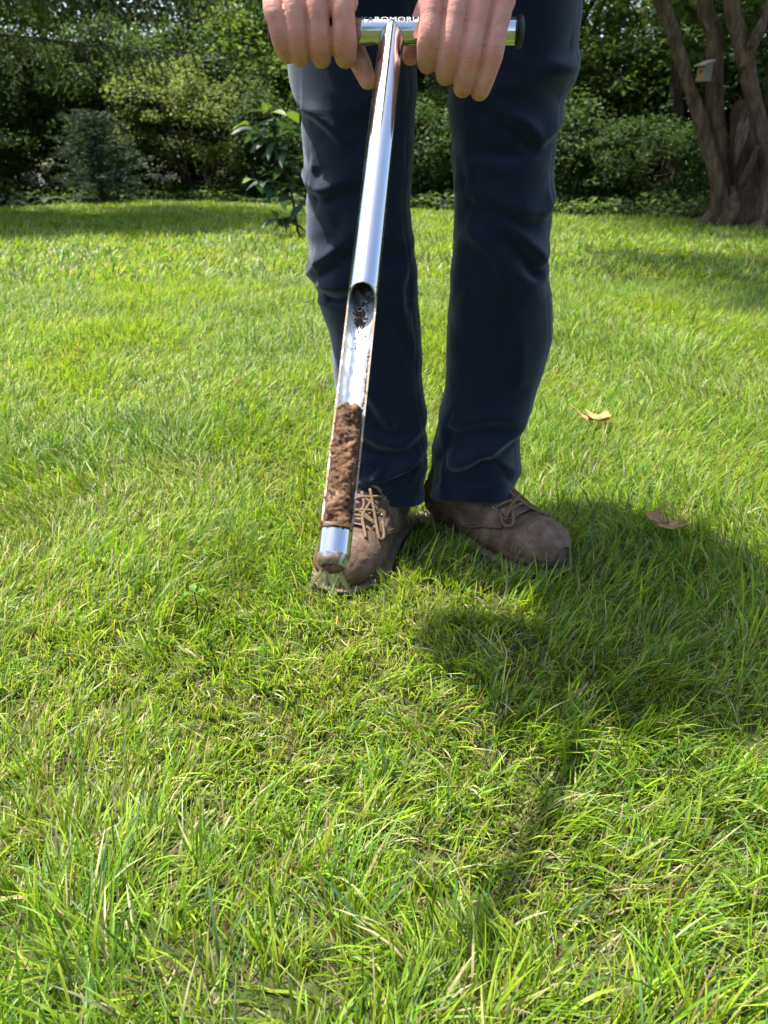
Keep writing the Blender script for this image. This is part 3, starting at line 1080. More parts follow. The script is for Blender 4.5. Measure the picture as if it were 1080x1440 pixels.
# ------------------------------------------------------------------ border plants at the left
def border_plant(loc, n, ln, col, label, seed, flower=False):
    root = empty("border_plant", loc, label, "plant")
    r = random.Random(seed)
    V, F, A = [], [], []
    for i in range(n):
        az = i * 2.4 + r.uniform(-.3, .3)
        L = ln * r.uniform(.6, 1.15)
        d = Vector((math.cos(az), math.sin(az), 0))
        sd_ = Vector((-d.y, d.x, 0))
        rise = r.uniform(.35, 1.1)
        o = len(V)
        for k in range(6):
            t = k / 5
            c = d * L * t + Vector((0, 0, L * (rise * t - (rise * .75 + .2) * t * t)))
            w = L * .22 * (0.08, .5, .95, 1, .65, .05)[k]
            cc = np.array(col) * r.uniform(.85, 1.15)
            V += [c - sd_ * w, c + sd_ * w]
            A += [cc, cc]
        for k in range(5):
            a = o + k * 2
            F.append((a, a + 1, a + 3, a + 2))
    link("leaves", mesh_np("leaves", V, F, np.array(A)), M['leaf'], root)
    if flower:
        b = MB()
        f = MB()
        for k in range(flower):
            a = r.uniform(0, 6.28)
            e = Vector((math.cos(a) * .12 + .1 * k, math.sin(a) * .1 - .1, ln * r.uniform(.8, 1.4)))
            b.tube([(0, 0, 0), e * .6 + Vector((0, 0, .03)), e], [.004, .004, .002], 4)
            for j in range(16):
                q = e + Vector((r.uniform(-.03, .03), r.uniform(-.03, .03), r.uniform(-.12, .03)))
                dd = Vector((r.uniform(-1, 1), r.uniform(-1, 1), r.uniform(-1, .3))).normalized() * .03
                f.tube([q, q + dd * .5, q + dd], [.003, .009, .002], 5)
        b.build("flower_stalk", M['bark_dark'], root)
        f.build("blossom", M['petal'], root)

bp = [(-5.3, 11.75, .03, 40, .34, (0.06, .1, .045), "low grey-green border plant at the left frame edge", 0),
      (-4.85, 11.95, .03, 36, .32, (0.05, .095, .03), "leafy hosta with a white flower in the left border", 1),
      (-4.45, 12.2, .03, 30, .3, (0.07, .12, .05), "low green border plant in front of the small blue spruce", 0),
      (-4.0, 12.5, .03, 34, .3, (0.1, .14, .05), "pale green border plant with lilac blossoms at the lawn corner", 3),
      (-5.7, 12.1, .03, 36, .4, (0.045, .085, .03), "dark hosta behind the low grey-green border plant", 0)]
for i, (x, y, z, n, ln, col, lab, fl) in enumerate(bp):
    border_plant((x, y, z), n, ln, col, lab, 800 + i, fl)
# ground-cover tufts along the right border
for i, (x, y, lab) in enumerate([(3.05, 9.15, "small bright green weed at the foot of the many-trunked tree"), (2.3, 9.9, "small green plant at the lawn edge under the dark shrubs")]):
    border_plant((x, y, .03), 22, .2, (0.13, .18, .05), lab, 830 + i)

# ------------------------------------------------------------------ soil probe
TOP = Vector((0.008, 0.865, 0.712))
TIP = Vector((-0.037, 0.484, 0.335))
AX = (TIP - TOP).normalized()
PL = (TIP - TOP).length
FR = Vector((0.0, -0.70, 0.71))
FR = (FR - AX * FR.dot(AX)).normalized()         # side the slot opens to
SD = AX.cross(FR).normalized()
RT = 0.012
def on_tool(t, ang, r):
    """t 0..1 along the probe; ang 0 = slot side"""
    return TOP + AX * (t * PL) + (FR * math.cos(ang) + SD * math.sin(ang)) * r - TOP

def slot_angle(t):
    t0, t1, t2, t3 = 0.557, 0.60, 0.937, 0.943
    mx = R(94)
    if t <= t0 or t >= t3:
        return 0.0
    if t < t1:
        u = (t - t0) / (t1 - t0)
        return mx * math.sqrt(max(0.0, 1 - (1 - u) ** 2))
    if t > t2:
        u = (t3 - t) / (t3 - t2)
        return mx * math.sqrt(max(0.0, 1 - (1 - u) ** 2))
    return mx

def build_probe():
    root = empty("soil_probe", tuple(TOP), "shiny steel T-handled soil probe held tilted with its slot full of soil", "soil probe")
    ts = [0.0] + list(np.linspace(0.03, 0.55, 12)) + list(np.linspace(0.557, 0.6, 26)) + list(np.linspace(0.61, 0.93, 20)) + list(np.linspace(0.937, 0.9435, 10)) + list(np.linspace(0.947, 0.985, 5))
    nA = 56
    Ri = RT - 0.0013
    def wall(t_list, rad, sign):
        V, F = [], []
        for j, t in enumerate(t_list):
            ph = slot_angle(t)
            for k in range(nA + 1):
                a = ph + (2 * math.pi - 2 * ph) * k / nA
                if j == 0:
                    # coped end: follows the round handle
                    V.append(on_tool(math.sqrt(max(0.0, RT ** 2 - (rad * math.cos(a)) ** 2)) / PL - .001, a, rad))
                else:
                    V.append(on_tool(t, a, rad))
        for i in range(len(t_list) - 1):
            for k in range(nA):
                q = (i * (nA + 1) + k, i * (nA + 1) + k + 1, (i + 1) * (nA + 1) + k + 1, (i + 1) * (nA + 1) + k)
                F.append(q if sign > 0 else q[::-1])
        return V, F
    b = MB()
    b.add(*wall(ts, RT, -1))
    b.build("tube", M['steel'], root)
    b = MB()
    b.add(*wall(ts, Ri, 1))
    b.build("tube_lining", M['steel_in'], root)
    # cut edge of the slot
    b = MB()
    tl = [t for t in ts if 0.557 <= t <= 0.9436]
    for e in (0, 1):
        V, F = [], []
        for t in tl:
            ph = slot_angle(t)
            a = ph if e == 0 else 2 * math.pi - ph
            V += [on_tool(t, a, RT + 0.0001), on_tool(t, a, Ri - 0.0001)]
        for i in range(len(tl) - 1):
            q = (i * 2, i * 2 + 1, i * 2 + 3, i * 2 + 2)
            F.append(q if e else q[::-1])
        b.add(V, F)
    b.build("slot_edge", M['steel_rim'], root, smooth=False)
    # cutting tip
    b = MB()
    prof = [(0.9845, RT + 0.0002), (0.990, RT - 0.0004), (1.0, RT - 0.0024), (1.0, RT - 0.0036), (0.985, RT - 0.003)]
    V = [on_tool(t, 2 * math.pi * k / 40, r) for t, r in prof for k in range(40)]
    F = [(i * 40 + k, (i + 1) * 40 + k, (i + 1) * 40 + (k + 1) % 40, i * 40 + (k + 1) % 40) for i in range(len(prof) - 1) for k in range(40)]
    b.add(V, F)
    b.build("cutting_tip", M['steel_tip'], root)
    # handle bar
    hx0, hx1 = -0.113, 0.120
    b = MB()
    n = 40
    xs = [hx0, hx0 + .0008, hx1 - .0008, hx1]
    rs = [RT - .0012, RT, RT, RT - .0012]
    V = [(x, math.cos(2 * math.pi * k / n) * r, math.sin(2 * math.pi * k / n) * r) for x, r in zip(xs, rs) for k in range(n)]
    F = [(i * n + k, (i + 1) * n + k, (i + 1) * n + (k + 1) % n, i * n + (k + 1) % n) for i in range(3) for k in range(n)]
    F += [tuple(range(n)), tuple(range(3 * n, 4 * n))[::-1]]
    b.add(V, F)
    hd = b.build("handle", M['steel'], root)
    # weld collar where tube meets handle
    b = MB()
    pts = []
    for k in range(49):
        a = 2 * math.pi * k / 48
        p = (FR * math.cos(a) + SD * math.sin(a)) * (RT + 0.0004)
        hi = math.sqrt(max(0.0, (RT + .0003) ** 2 - ((RT + .0004) * math.cos(a)) ** 2))
        pts.append(p + AX * hi)
    b.tube(pts, 0.0005, 6, cap=False)
    b.build("weld_seam", M['steel'], root)
    for x0, x1 in ((hx1, hx1 + 0.005), (hx0 - 0.005, hx0)):
        b = MB()
        prof = [(x0, 0.0125), (x0 + .0007, 0.0142), (x1 - .0007, 0.0142), (x1, 0.0125)]
        V = [(x, math.cos(2 * math.pi * k / 32) * r, math.sin(2 * math.pi * k / 32) * r) for x, r in prof for k in range(32)]
        F = [(i * 32 + k, (i + 1) * 32 + k, (i + 1) * 32 + (k + 1) % 32, i * 32 + (k + 1) % 32) for i in range(3) for k in range(32)]
        F += [tuple(range(32)), tuple(range(96, 128))[::-1]]
        b.add(V, F)
        b.build("end_cap", M['cap'], root)
    # lettering wrapped round the top of the handle
    cu = bpy.data.curves.new("lettering", 'FONT')
    cu.body = "YAROMORU."
    cu.size = 0.0118
    cu.align_x = 'CENTER'
    cu.resolution_u = 3
    cu.space_character = 1.08
    tmp = bpy.data.objects.new("tmp_text", cu)
    C.objects.link(tmp)
    dg = bpy.context.evaluated_depsgraph_get()
    me = bpy.data.meshes.new_from_object(tmp.evaluated_get(dg))
    C.objects.unlink(tmp)
    bpy.data.objects.remove(tmp)
    rr = RT + 0.00022
    bmm = bmesh.new()
    bmm.from_mesh(me)
    bmesh.ops.subdivide_edges(bmm, edges=[e for e in bmm.edges if abs(e.verts[0].co.y - e.verts[1].co.y) > .002], cuts=3)
    for v in bmm.verts:
        a = R(46) + (v.co.y - 0.0035) / RT          # angle from the front, upwards
        x = v.co.x * 0.8 - 0.001
        v.co = Vector((x, -math.cos(a) * rr, math.sin(a) * rr))
    bmm.to_mesh(me)
    bmm.free()
    me.materials.clear()
    link("lettering", me, M['engrave'], hd)
    return root
build_probe()

def build_soil_core():
    o_t0, o_t1 = 0.757, 0.95
    n, m = 64, 120
    V, F = [], []
    org = TOP + AX * (o_t0 * PL)
    for i in range(m + 1):
        t = o_t0 + (o_t1 - o_t0) * i / m
        e = min(1, i / 5.0)
        for k in range(n):
            a = 2 * math.pi * k / n
            c = math.cos(a)
            r = 0.0099
            p = Vector((math.cos(a) * 0.01, math.sin(a) * 0.01, t * PL))
            nz = noise.fractal(p * 130, 1.0, 2.0, 5) * 0.0016 + noise.noise(p * 420) * 0.0006
            lump = noise.noise(Vector((math.cos(a) * .6, math.sin(a) * .6, t * PL * 55)))
            if c > 0.0:
                front = min(1.0, c * 2.2)
                r += front * (nz * 1.8 + lump * 0.0016 - abs(noise.noise(p * 260)) * .0016 + 0.0004)
                if t > 0.90:
                    r += front * 0.0019 * min(1, (t - .90) / .03)
                if t > 0.944:
                    r = min(r, 0.0128 + nz) if c > 0.3 else 0.0100
            else:
                r = min(r + nz * .2, 0.0104)
            r *= 0.55 + 0.45 * e if i < 5 else 1.0
            dz = (noise.noise(p * 200) * 0.003) * (1 - e) + 0.0015 * (1 - e) * lump
            V.append(TOP + AX * (t * PL + dz) + (FR * c + SD * math.sin(a)) * r - org)
    for i in range(m):
        for k in range(n):
            F.append((i * n + k, i * n + (k + 1) % n, (i + 1) * n + (k + 1) % n, (i + 1) * n + k))
    c0 = len(V)
    V.append(AX * 0.0008)
    c1 = len(V)
    V.append(AX * ((o_t1 - o_t0) * PL))
    for k in range(n):
        F.append((c0, (k + 1) % n, k, k))
        F.append((c1, m * n + k, m * n + (k + 1) % n, m * n + (k + 1) % n))
    b = MB()
    b.v = [tuple(p) for p in V]
    b.f = [tuple(dict.fromkeys(q)) for q in F]
    o = b.build("soil_core", M['soil'])
    o.location = org
    tag(o, "crumbly brown soil core packed in the slot of the steel probe", "soil")
    # crumbs clinging to the open slot and its lining
    r = random.Random(31)
    b = MB()
    def crumb(c, s):
        v, f = [], []
        for i in range(4):
            for k in range(6):
                a = k / 6 * 6.28
                h = math.sin(i / 3 * math.pi) if 0 < i < 3 else 0.15
                v.append(Vector((math.cos(a) * h, math.sin(a) * h, (i - 1.5) * .55)) * s * r.uniform(.7, 1.3) + c)
        for i in range(3):
            for k in range(6):
                f.append((i * 6 + k, i * 6 + (k + 1) % 6, i * 6 + 6 + (k + 1) % 6, i * 6 + 6 + k))
        f += [(5, 4, 3, 2, 1, 0), (18, 19, 20, 21, 22, 23)]
        b.add(v, f)
    for _ in range(150):
        t = r.gauss(0.592, 0.012)
        crumb(on_tool(t, math.pi + r.gauss(-.12, .3), 0.0103), r.uniform(.0004, .0012))
    for _ in range(40):
        t = r.uniform(.6, .66)
        crumb(on_tool(t, math.pi + r.gauss(.05, .25), 0.0104), r.uniform(.0002, .0006))
    for _ in range(120):
        t = r.uniform(.66, .76)
        crumb(on_tool(t, math.pi * .62 + r.gauss(0, .12) if SD.x > 0 else math.pi * 1.38 + r.gauss(0, .12), 0.0104), r.uniform(.0002, .0008))
    for _ in range(90):
        t = r.uniform(.752, .95)
        a = r.choice((-1, 1)) * R(r.uniform(20, 86))
        crumb(on_tool(t, a, 0.0108 + r.uniform(-.0005, .0006)), r.uniform(.0003, .0009))
    for _ in range(60):
        crumb(on_tool(r.uniform(.938, .952), R(r.uniform(-75, 75)), 0.0122), r.uniform(.0004, .0012))
    cr = b.build("soil_crumbs", M['soil'])
    cr.location = TOP
    cr['kind'] = 'stuff'
    cr['label'] = 'small soil crumbs clinging to the slot of the probe'
    cr['category'] = 'soil'
build_soil_core()

def build_plug():
    """grass and roots stuck in the tip of the probe"""
    org = TIP
    root = empty("grass_plug", tuple(org), "tuft of pale grass blades and roots hanging from the probe tip", "grass tuft")
    r = random.Random(77)
    # soil inside the tip
    b = MB()
    path = [AX * (-.012), AX * (-.004), AX * 0.001, AX * 0.004]
    b.tube(path, [.0075, .0082, .0078, .003], 16, jitter=.5)
    b.build("soil", M['soil'], root)
    def blade(p0, d, L, w, col, bend):
        V, F, A = [], [], []
        d = d.normalized()
        s = d.cross(Vector((0, -1, 0.1))).normalized()
        c = Vector(p0)
        for i in range(6):
            t = i / 5
            ww = w * (1 - .25 * t) * (1 if i < 5 else .55)
            V += [c - s * ww, c + Vector((0, -.0006, 0)), c + s * ww]
            A += [np.array(col) * (1.1 - .2 * t)] * 3
            d = (d + bend * .2).normalized()
            c = c + d * L / 5
        for i in range(5):
            for k in (0, 1):
                a = i * 3 + k
                F.append((a, a + 1, a + 4, a + 3))
        link("blade", mesh_np("blade", V, F, np.array(A)), M['bigleaf'], root)
    dn = Vector((0, 0, -1))
    blade(AX * .001 + Vector((.000, -.004, -.002)), dn + Vector((0.02, -.1, 0)), .018, .0021, (.55, .66, .26), Vector((0, 0, 0)))
    blade(AX * .001 + Vector((-.004, -.003, -.001)), dn + Vector((-.6, -.1, 0)), .014, .0018, (.42, .38, .2), Vector((0, 0, -.2)))
    for i in range(34):
        p = AX * .002 + Vector((r.uniform(-.008, .007), r.uniform(-.005, .003), -.001))
        sx = r.gauss(-.25, .38)
        tan = r.random() < .8
        col = (.5, .4, .24) if tan else (.3, .4, .12)
        blade(p, dn + Vector((sx, r.uniform(-.4, .3), 0)), r.uniform(.006, .017), r.uniform(.0003, .0009), tuple(c * r.uniform(.7, 1.15) for c in col), Vector((r.uniform(-.6, .5), r.uniform(-.4, .4), -.3)))
    blade(AX * .002 + Vector((.005, -.003, -.003)), dn + Vector((.45, -.1, 0)), .02, .0011, (.45, .34, .18), Vector((.2, 0, .0)))
build_plug()

# ------------------------------------------------------------------ person
person = empty("person", (0.07, 1.22, 0), "person in navy trousers and brown lace-up boots gripping the probe handle with both hands", "person")
PO = Vector((0.07, 1.22, 0))

def remesh_object(tmpname, parts, voxel, smooth_it=4, smooth_f=0.5):
    me = bpy.data.meshes.new(tmpname)
    me.from_pydata(parts.v, [], parts.f)
    me.update()
    o = bpy.data.objects.new(tmpname, me)
    C.objects.link(o)
    md = o.modifiers.new("r", 'REMESH')
    md.mode = 'VOXEL'
    md.voxel_size = voxel
    md.use_smooth_shade = True
    sm = o.modifiers.new("s", 'SMOOTH')
    sm.iterations = smooth_it
    sm.factor = smooth_f
    dg = bpy.context.evaluated_depsgraph_get()
    out = bpy.data.meshes.new_from_object(o.evaluated_get(dg))
    C.objects.unlink(o)
    bpy.data.objects.remove(o)
    return out

def limb(mb, pts, rad, n=16, sub=5, squash=None):
    """closed rounded tapered limb"""
    path = smooth_path(pts, sub)
    rr = list(np.interp(np.linspace(0, 1, len(path)), np.linspace(0, 1, len(rad)), rad))
    d0 = (path[0] - path[1]).normalized()
    d1 = (path[-1] - path[-2]).normalized()
    pre = [path[0] + d0 * rr[0] * c for c in (.97, .8, .45)]
    post = [path[-1] + d1 * rr[-1] * c for c in (.45, .8, .97)]
    rr = [rr[0] * c for c in (.22, .6, .89)] + rr + [rr[-1] * c for c in (.89, .6, .22)]
    path = pre + path + post
    o = len(mb.v)
    mb.tube(path, rr, n)

HB = TOP   # handle axis point
def H(x, f, z):
    """hand space: x along the handle (world x), f towards the camera, z above the handle axis"""
    return Vector((x, HB.y - f, HB.z + z))

def build_hands():
    meshes = []
    # --- viewer-left hand (the person's right): closed fist, thumb pointing down
    b = MB()
    fx = [-.1020, -.0815, -.0605, -.0375]
    fr = [.0096, .0104, .0107, .0115]
    mz = [.030, .036, .038, .036]
    bz = [-.0095, -.0115, -.0125, -.0120]
    ext = [.0, .0, .0, .0]
    for x, r_, z1, z2 in zip(fx, fr, mz, bz):
        lean = .0 if x > -.09 else .006
        limb(b, [H(x - .001, .006, z1 + .004), H(x - .001, .0205, z1 - .014), H(x + lean * .4, .0235, 0.004), H(x + lean, .0185, z2), H(x + lean * 1.4, .002, z2 - .0095), H(x + lean * 1.4, -.016, z2 + .002)],
             [r_ * 1.05, r_ * 1.0, r_ * .94, r_ * 1.08, r_ * .9, r_ * .78], 18)
    limb(b, [H(-.1, .003, .021), H(-.0375, .003, .024)], [.0125, .0135], 14)
    # back of hand, wrist and forearm
    W = H(-.078, -.02, .118)
    for x, z1 in zip(fx, mz):
        limb(b, [H(x, .006, z1 + .002), H(x * .75 - .0195, -.004, z1 + .035), W + Vector(((x + .07) * .45, 0, -.012))], [.0122, .0125, .013], 14)
    limb(b, [H(-.045, -.012, .018), H(-.062, -.014, .05), H(-.075, -.018, .09)], [.015, .019, .018], 14)
    limb(b, [H(-.1, -.012, .016), H(-.09, -.014, .05), H(-.082, -.018, .09)], [.012, .017, .018], 14)
    limb(b, [H(-.078, -.014, .085), W, W + Vector((-.016, .019, .032))], [.026, .0275, .028], 18)
    # thumb: over the back of the bar, under it, tip pointing down
    limb(b, [H(-.058, -.02, .04), H(-.04, -.029, .012), H(-.030, -.024, -.012), H(-.0225, -.012, -.027), H(-.0165, -.006, -.0405)], [.013, .0125, .0112, .0104, .0086], 16)
    meshes.append((b, W + Vector((-.014, .016, .028))))
    # --- viewer-right hand (the person's left): fingers laid over the bar, slanting
    b = MB()
    mcp = [(.0455, .016, .0270), (.0690, .0175, .0290), (.0900, .0165, .0270), (.1105, .013, .0225)]
    pip = [(.0425, .0265, -.0125), (.0612, .0275, -.0200), (.0800, .0265, -.0260), (.1020, .0235, -.0225)]
    dip = [(.0420, .0110, -.0270), (.0600, .0140, -.0365), (.0772, .0150, -.0465), (.0945, .0145, -.0490)]
    tip = [(.0425, -.0080, -.0215), (.0600, -.0070, -.0340), (.0765, -.0040, -.0470), (.0935, -.0020, -.0510)]
    fr = [.0112, .0113, .0108, .0102]
    for m, p, d, t, r_ in zip(mcp, pip, dip, tip, fr):
        m, p, d, t = H(*m), H(*p), H(*d), H(*t)
        mid = (m + p) * .5 + Vector((0, -.0035, 0))
        limb(b, [m + Vector((.001, .012, .010)), m, mid, p, d, t], [r_ * 1.14, r_ * 1.14, r_ * .95, r_ * 1.06, r_ * .9, r_ * .76], 18)
    limb(b, [H(.0455, .003, .021), H(.109, .001, .017)], [.0135, .0125], 14)
    W = H(.098, -.022, .122)
    for m in mcp:
        m = H(*m)
        limb(b, [m, m.lerp(W, .45) + Vector((0, -.006, .008)), W + Vector(((m.x - .09) * .45, 0, -.012))], [.0128, .0125, .013], 14)
    limb(b, [H(.05, -.010, .018), H(.07, -.014, .05), H(.09, -.018, .09)], [.013, .019, .018], 14)
    limb(b, [H(.105, -.012, .016), H(.102, -.014, .05), H(.1, -.018, .09)], [.013, .017, .018], 14)
    limb(b, [H(.095, -.014, .085), W, W + Vector((.016, .019, .032))], [.026, .0275, .028], 18)
    limb(b, [H(.066, -.02, .052), H(.046, -.027, .026), H(.034, -.027, .0), H(.0265, -.020, -.018)], [.014, .0132, .0115, .009], 16)
    meshes.append((b, W + Vector((.014, .016, .028))))
    return meshes

def build_body():
    hands = build_hands()
    me_parts = []
    joints = [[H(x, .03, z + .001) for x, z in zip([-.1, -.0800, -.0600, -.0370], [-.008, -.010, -.011, -.011])],
              [H(.0425, .036, -.011), H(.0612, .037, -.0185), H(.0800, .036, -.0245), H(.1020, .033, -.021)]]
    for (b, w), js in zip(hands, joints):
        hm = remesh_object("hand_tmp", b, 0.0011, 3, 0.5)
        # skin creases over the middle knuckles
        co = np.zeros(len(hm.vertices) * 3, dtype=np.float32)
        hm.vertices.foreach_get("co", co)
        co = co.reshape(-1, 3)
        for j in js:
            d = co - np.array(j)
            near = np.exp(-(d[:, 0] / .0085) ** 4 - (d[:, 1] / .014) ** 4)
            dz = d[:, 2] + 25 * d[:, 0] ** 2
            push = np.zeros(len(co))
            for q, a in ((-.0042, .00035), (-.0015, .0006), (.0012, .00065), (.0038, .0004)):
                push += a * np.exp(-((dz - q) / .0009) ** 2)
            push -= .0006 * np.exp(-(dz / .006) ** 2)
            co[:, 1] += push * near
        hm.vertices.foreach_set("co", co.ravel())
        hm.update()
        me_parts.append(hm)
    # arms, torso, neck and head in one coarser skin, joined at the wrists
    b = MB()
    shL, shR = Vector((-.14, 1.06, 1.29)), Vector((.26, 1.06, 1.29))
    wl, wr = hands[0][1], hands[1][1]
    for s, w, sg in ((shL, wl, -1), (shR, wr, 1)):
        el = Vector((.06 + sg * .275, 1.07, .98))
        limb(b, [s, el, w, w + (w - el).normalized() * .03], [.056, .046, .031, .027], 18, 6)
    limb(b, [Vector((.06, 1.33, .86)), Vector((.06, 1.29, 1.0)), Vector((.06, 1.15, 1.17)), Vector((.06, 1.06, 1.28))], [.125, .125, .135, .10], 22, 5)
    for sg in (-1, 1):
        limb(b, [Vector((.06 + sg * .07, 1.29, .86)), Vector((.06 + sg * .075, 1.2, 1.08)), Vector((.06 + sg * .11, 1.08, 1.25)), Vector((.06 + sg * .17, 1.05, 1.27))], [.11, .105, .1, .07], 20, 5)
    limb(b, [Vector((.06, 1.05, 1.3)), Vector((.06, .985, 1.375)), Vector((.06, .93, 1.425))], [.062, .058, .06], 18)
    hc = Vector((.06, .89, 1.46))
    limb(b, [hc + Vector((0, .035, .05)), hc + Vector((0, .0, .02)), hc + Vector((0, -.045, -.045)), hc + Vector((0, -.055, -.085))], [.085, .087, .066, .045], 22)
    limb(b, [hc + Vector((0, -.085, .02)), hc + Vector((0, -.112, -.012)), hc + Vector((0, -.094, -.02))], [.009, .014, .012], 12)
    for sg in (-1, 1):
        limb(b, [hc + Vector((sg * .083, .02, .005)), hc + Vector((sg * .09, .03, -.03))], [.014, .011], 10)
        limb(b, [hc + Vector((sg * .015, -.085, .03)), hc + Vector((sg * .045, -.07, .035))], [.012, .01], 10)
    limb(b, [hc + Vector((-.02, -.098, -.05)), hc + Vector((.02, -.098, -.05))], [.008, .008], 10)
    me_parts.append(remesh_object("torso_tmp", b, 0.008, 6, 0.5))
    bm = bmesh.new()
    for m in me_parts:
        bm.from_mesh(m)
    bmesh.ops.translate(bm, verts=bm.verts, vec=-PO)
    for f in bm.faces:
        f.smooth = True
    me = bpy.data.meshes.new("body")
    bm.to_mesh(me)
    bm.free()
    co = np.zeros(len(me.vertices) * 3, dtype=np.float32)
    me.vertices.foreach_get("co", co)
    co = co.reshape(-1, 3) + np.array(PO)
    red = np.zeros(len(co))
    spots_ = [(j, .0085) for js in joints for j in js] + [(H(*q), .011) for q in ((.0455, .026, .028), (.069, .027, .03), (.09, .027, .028), (.1105, .023, .023), (-.0375, .02, .04), (-.0605, .02, .042), (-.0815, .02, .04))]
    for j, rad_ in spots_:
        red = np.maximum(red, np.exp(-(((co - np.array(j)) ** 2).sum(1)) / rad_ ** 2))
    at = me.attributes.new("tint", 'FLOAT_COLOR', 'POINT')
    c4 = np.ones((len(co), 4), dtype=np.float32)
    c4[:, 0] = c4[:, 1] = c4[:, 2] = red
    at.data.foreach_set("color", c4.ravel())
    link("body", me, M['skin'], person)
    # shirt: the same torso and upper arms, a little larger, down to the wrists
    b = MB()
    for s, w, sg in ((shL, wl, -1), (shR, wr, 1)):
        el = Vector((.06 + sg * .275, 1.07, .98))
        limb(b, [s, el, el.lerp(w, .75)], [.082, .07, .055], 18, 6)
    limb(b, [Vector((.06, 1.33, .92)), Vector((.06, 1.29, 1.0)), Vector((.06, 1.15, 1.17)), Vector((.06, 1.065, 1.275))], [.15, .145, .15, .11], 22, 5)
    for sg in (-1, 1):
        limb(b, [Vector((.06 + sg * .07, 1.29, .92)), Vector((.06 + sg * .075, 1.2, 1.08)), Vector((.06 + sg * .11, 1.08, 1.25)), Vector((.06 + sg * .18, 1.05, 1.27))], [.13, .125, .118, .085], 20, 5)
    limb(b, [Vector((.06, 1.06, 1.29)), Vector((.06, 1.01, 1.345))], [.075, .072], 18)
    me = remesh_object("shirt_tmp", b, 0.01, 6, 0.5)
    for v in me.vertices:
        v.co -= PO
    link("shirt", me, M['shirt'], person)
    b = MB()
    limb(b, [hc + Vector((0, .05, .055)), hc + Vector((0, .01, .045))], [.09, .092], 20)
    limb(b, [hc + Vector((0, .055, .0)), hc + Vector((0, .05, -.03))], [.075, .065], 20)
    me = remesh_object("hair_tmp", b, 0.008, 4, 0.5)
    for v in me.vertices:
        v.co -= PO
    link("hair", me, M['hair'], person)
build_body()

# ------------------------------------------------------------------ trousers
# z, left edge x, right edge x, centre y, half depth
LEG_L = [(0.070, -0.069, 0.067, 1.225, .085), (0.172, -0.073, 0.072, 1.230, .078), (0.258, -0.079, 0.064, 1.225, .077), (0.350, -0.083, 0.058, 1.218, .078),
         (0.400, -0.100, 0.053, 1.212, .080), (0.430, -0.111, 0.051, 1.210, .082), (0.528, -0.112, 0.040, 1.215, .084), (0.623, -0.114, 0.043, 1.225, .088), (0.711, -0.130, 0.046, 1.24, .096), (0.794, -0.137, 0.052, 1.255, .105), (0.86, -0.13, 0.062, 1.275, .115)]
LEG_R = [(0.075, 0.084, 0.224, 1.225, .085), (0.172, 0.087, 0.228, 1.230, .078), (0.258, 0.103, 0.246, 1.225, .077), (0.350, 0.099, 0.264, 1.218, .078),
         (0.405, 0.100, 0.256, 1.212, .080), (0.430, 0.100, 0.250, 1.210, .082), (0.528, 0.105, 0.243, 1.215, .084), (0.623, 0.097, 0.244, 1.225, .088), (0.668, 0.092, 0.252, 1.232, .092), (0.711, 0.094, 0.268, 1.24, .096), (0.794, 0.086, 0.270, 1.255, .105), (0.86, 0.075, 0.26, 1.275, .115)]
# folds: polyline in (u across the front, z), height, width
FOLD_L = [([(-1.15, .73), (-.89, .672), (-.58, .651), (-.20, .622)], .0075, .010),
          ([(-1.2, .592), (-.69, .562), (-.33, .569)], .0065, .010),
          ([(-.98, .64), (-.86, .59), (-.97, .54)], .004, .009),
          ([(-1.2, .44), (-.69, .469), (-.2, .498)], .008, .011),
          ([(-1.2, .452), (-.66, .432), (-.2, .436)], .007, .012),
          ([(-1.0, .415), (-.55, .412), (0.1, .425)], -.005, .008),
          ([(1.1, .515), (.69, .437), (.65, .366), (.98, .30)], .004, .010),
          ([(-.45, .31), (.0, .25), (.26, .212)], .006, .013),
          ([(-.3, .235), (.2, .205), (.5, .225)], -.004, .012),
          ([(-.8, .215), (.35, .19), (1.1, .228)], .005, .014),
          ([(-.62, .166), (-.2, .160), (-.08, .148), (-.2, .132)], .006, .006),
          ([(-.8, .108), (.1, .138), (1.1, .17)], .0065, .012),
          ([(-.1, .095), (.87, .185)], .004, .012),
          ([(-.3, .57), (.92, .608)], .0035, .016),
          ([(-.3, .655), (1., .69)], .004, .018),
          ([(-.1, .52), (.9, .49)], .003, .015),
          ([(.0, .46), (.95, .47)], -.003, .014)]
FOLD_R = [([(-.35, .662), (.2, .642), (.53, .622)], .0075, .010),
          ([(-1., .617), (-.1, .606), (.53, .622)], -.006, .013),
          ([(.53, .622), (.8, .638), (1.1, .66)], .005, .010),
          ([(-.9, .565), (.21, .535), (.7, .532)], .006, .012),
          ([(.7, .532), (1.1, .57)], .006, .010),
          ([(-.15, .522), (.54, .481), (.8, .455)], .0085, .011),
          ([(.2, .47), (.6, .452), (1.05, .47)], -.0065, .010),
          ([(-.75, .51), (-.19, .476), (.02, .43)], .005, .014),
          ([(.15, .40), (.38, .29)], .003, .012),
          ([(-1., .215), (-.01, .235), (.7, .226)], .005, .016),
          ([(-1., .13), (-.02, .177), (.95, .212)], .0075, .014),
          ([(.02, .182), (.5, .152), (1.1, .112)], .006, .010),
          ([(-1.1, .27), (-.99, .212), (-1.05, .15)], .005, .010),
          ([(-.9, .68), (.0, .69), (.95, .712)], .004, .018),
          ([(-.1, .738), (1.1, .688)], .005, .016),
          ([(-.5, .752), (.38, .722), (1.1, .755)], -.005, .014)]

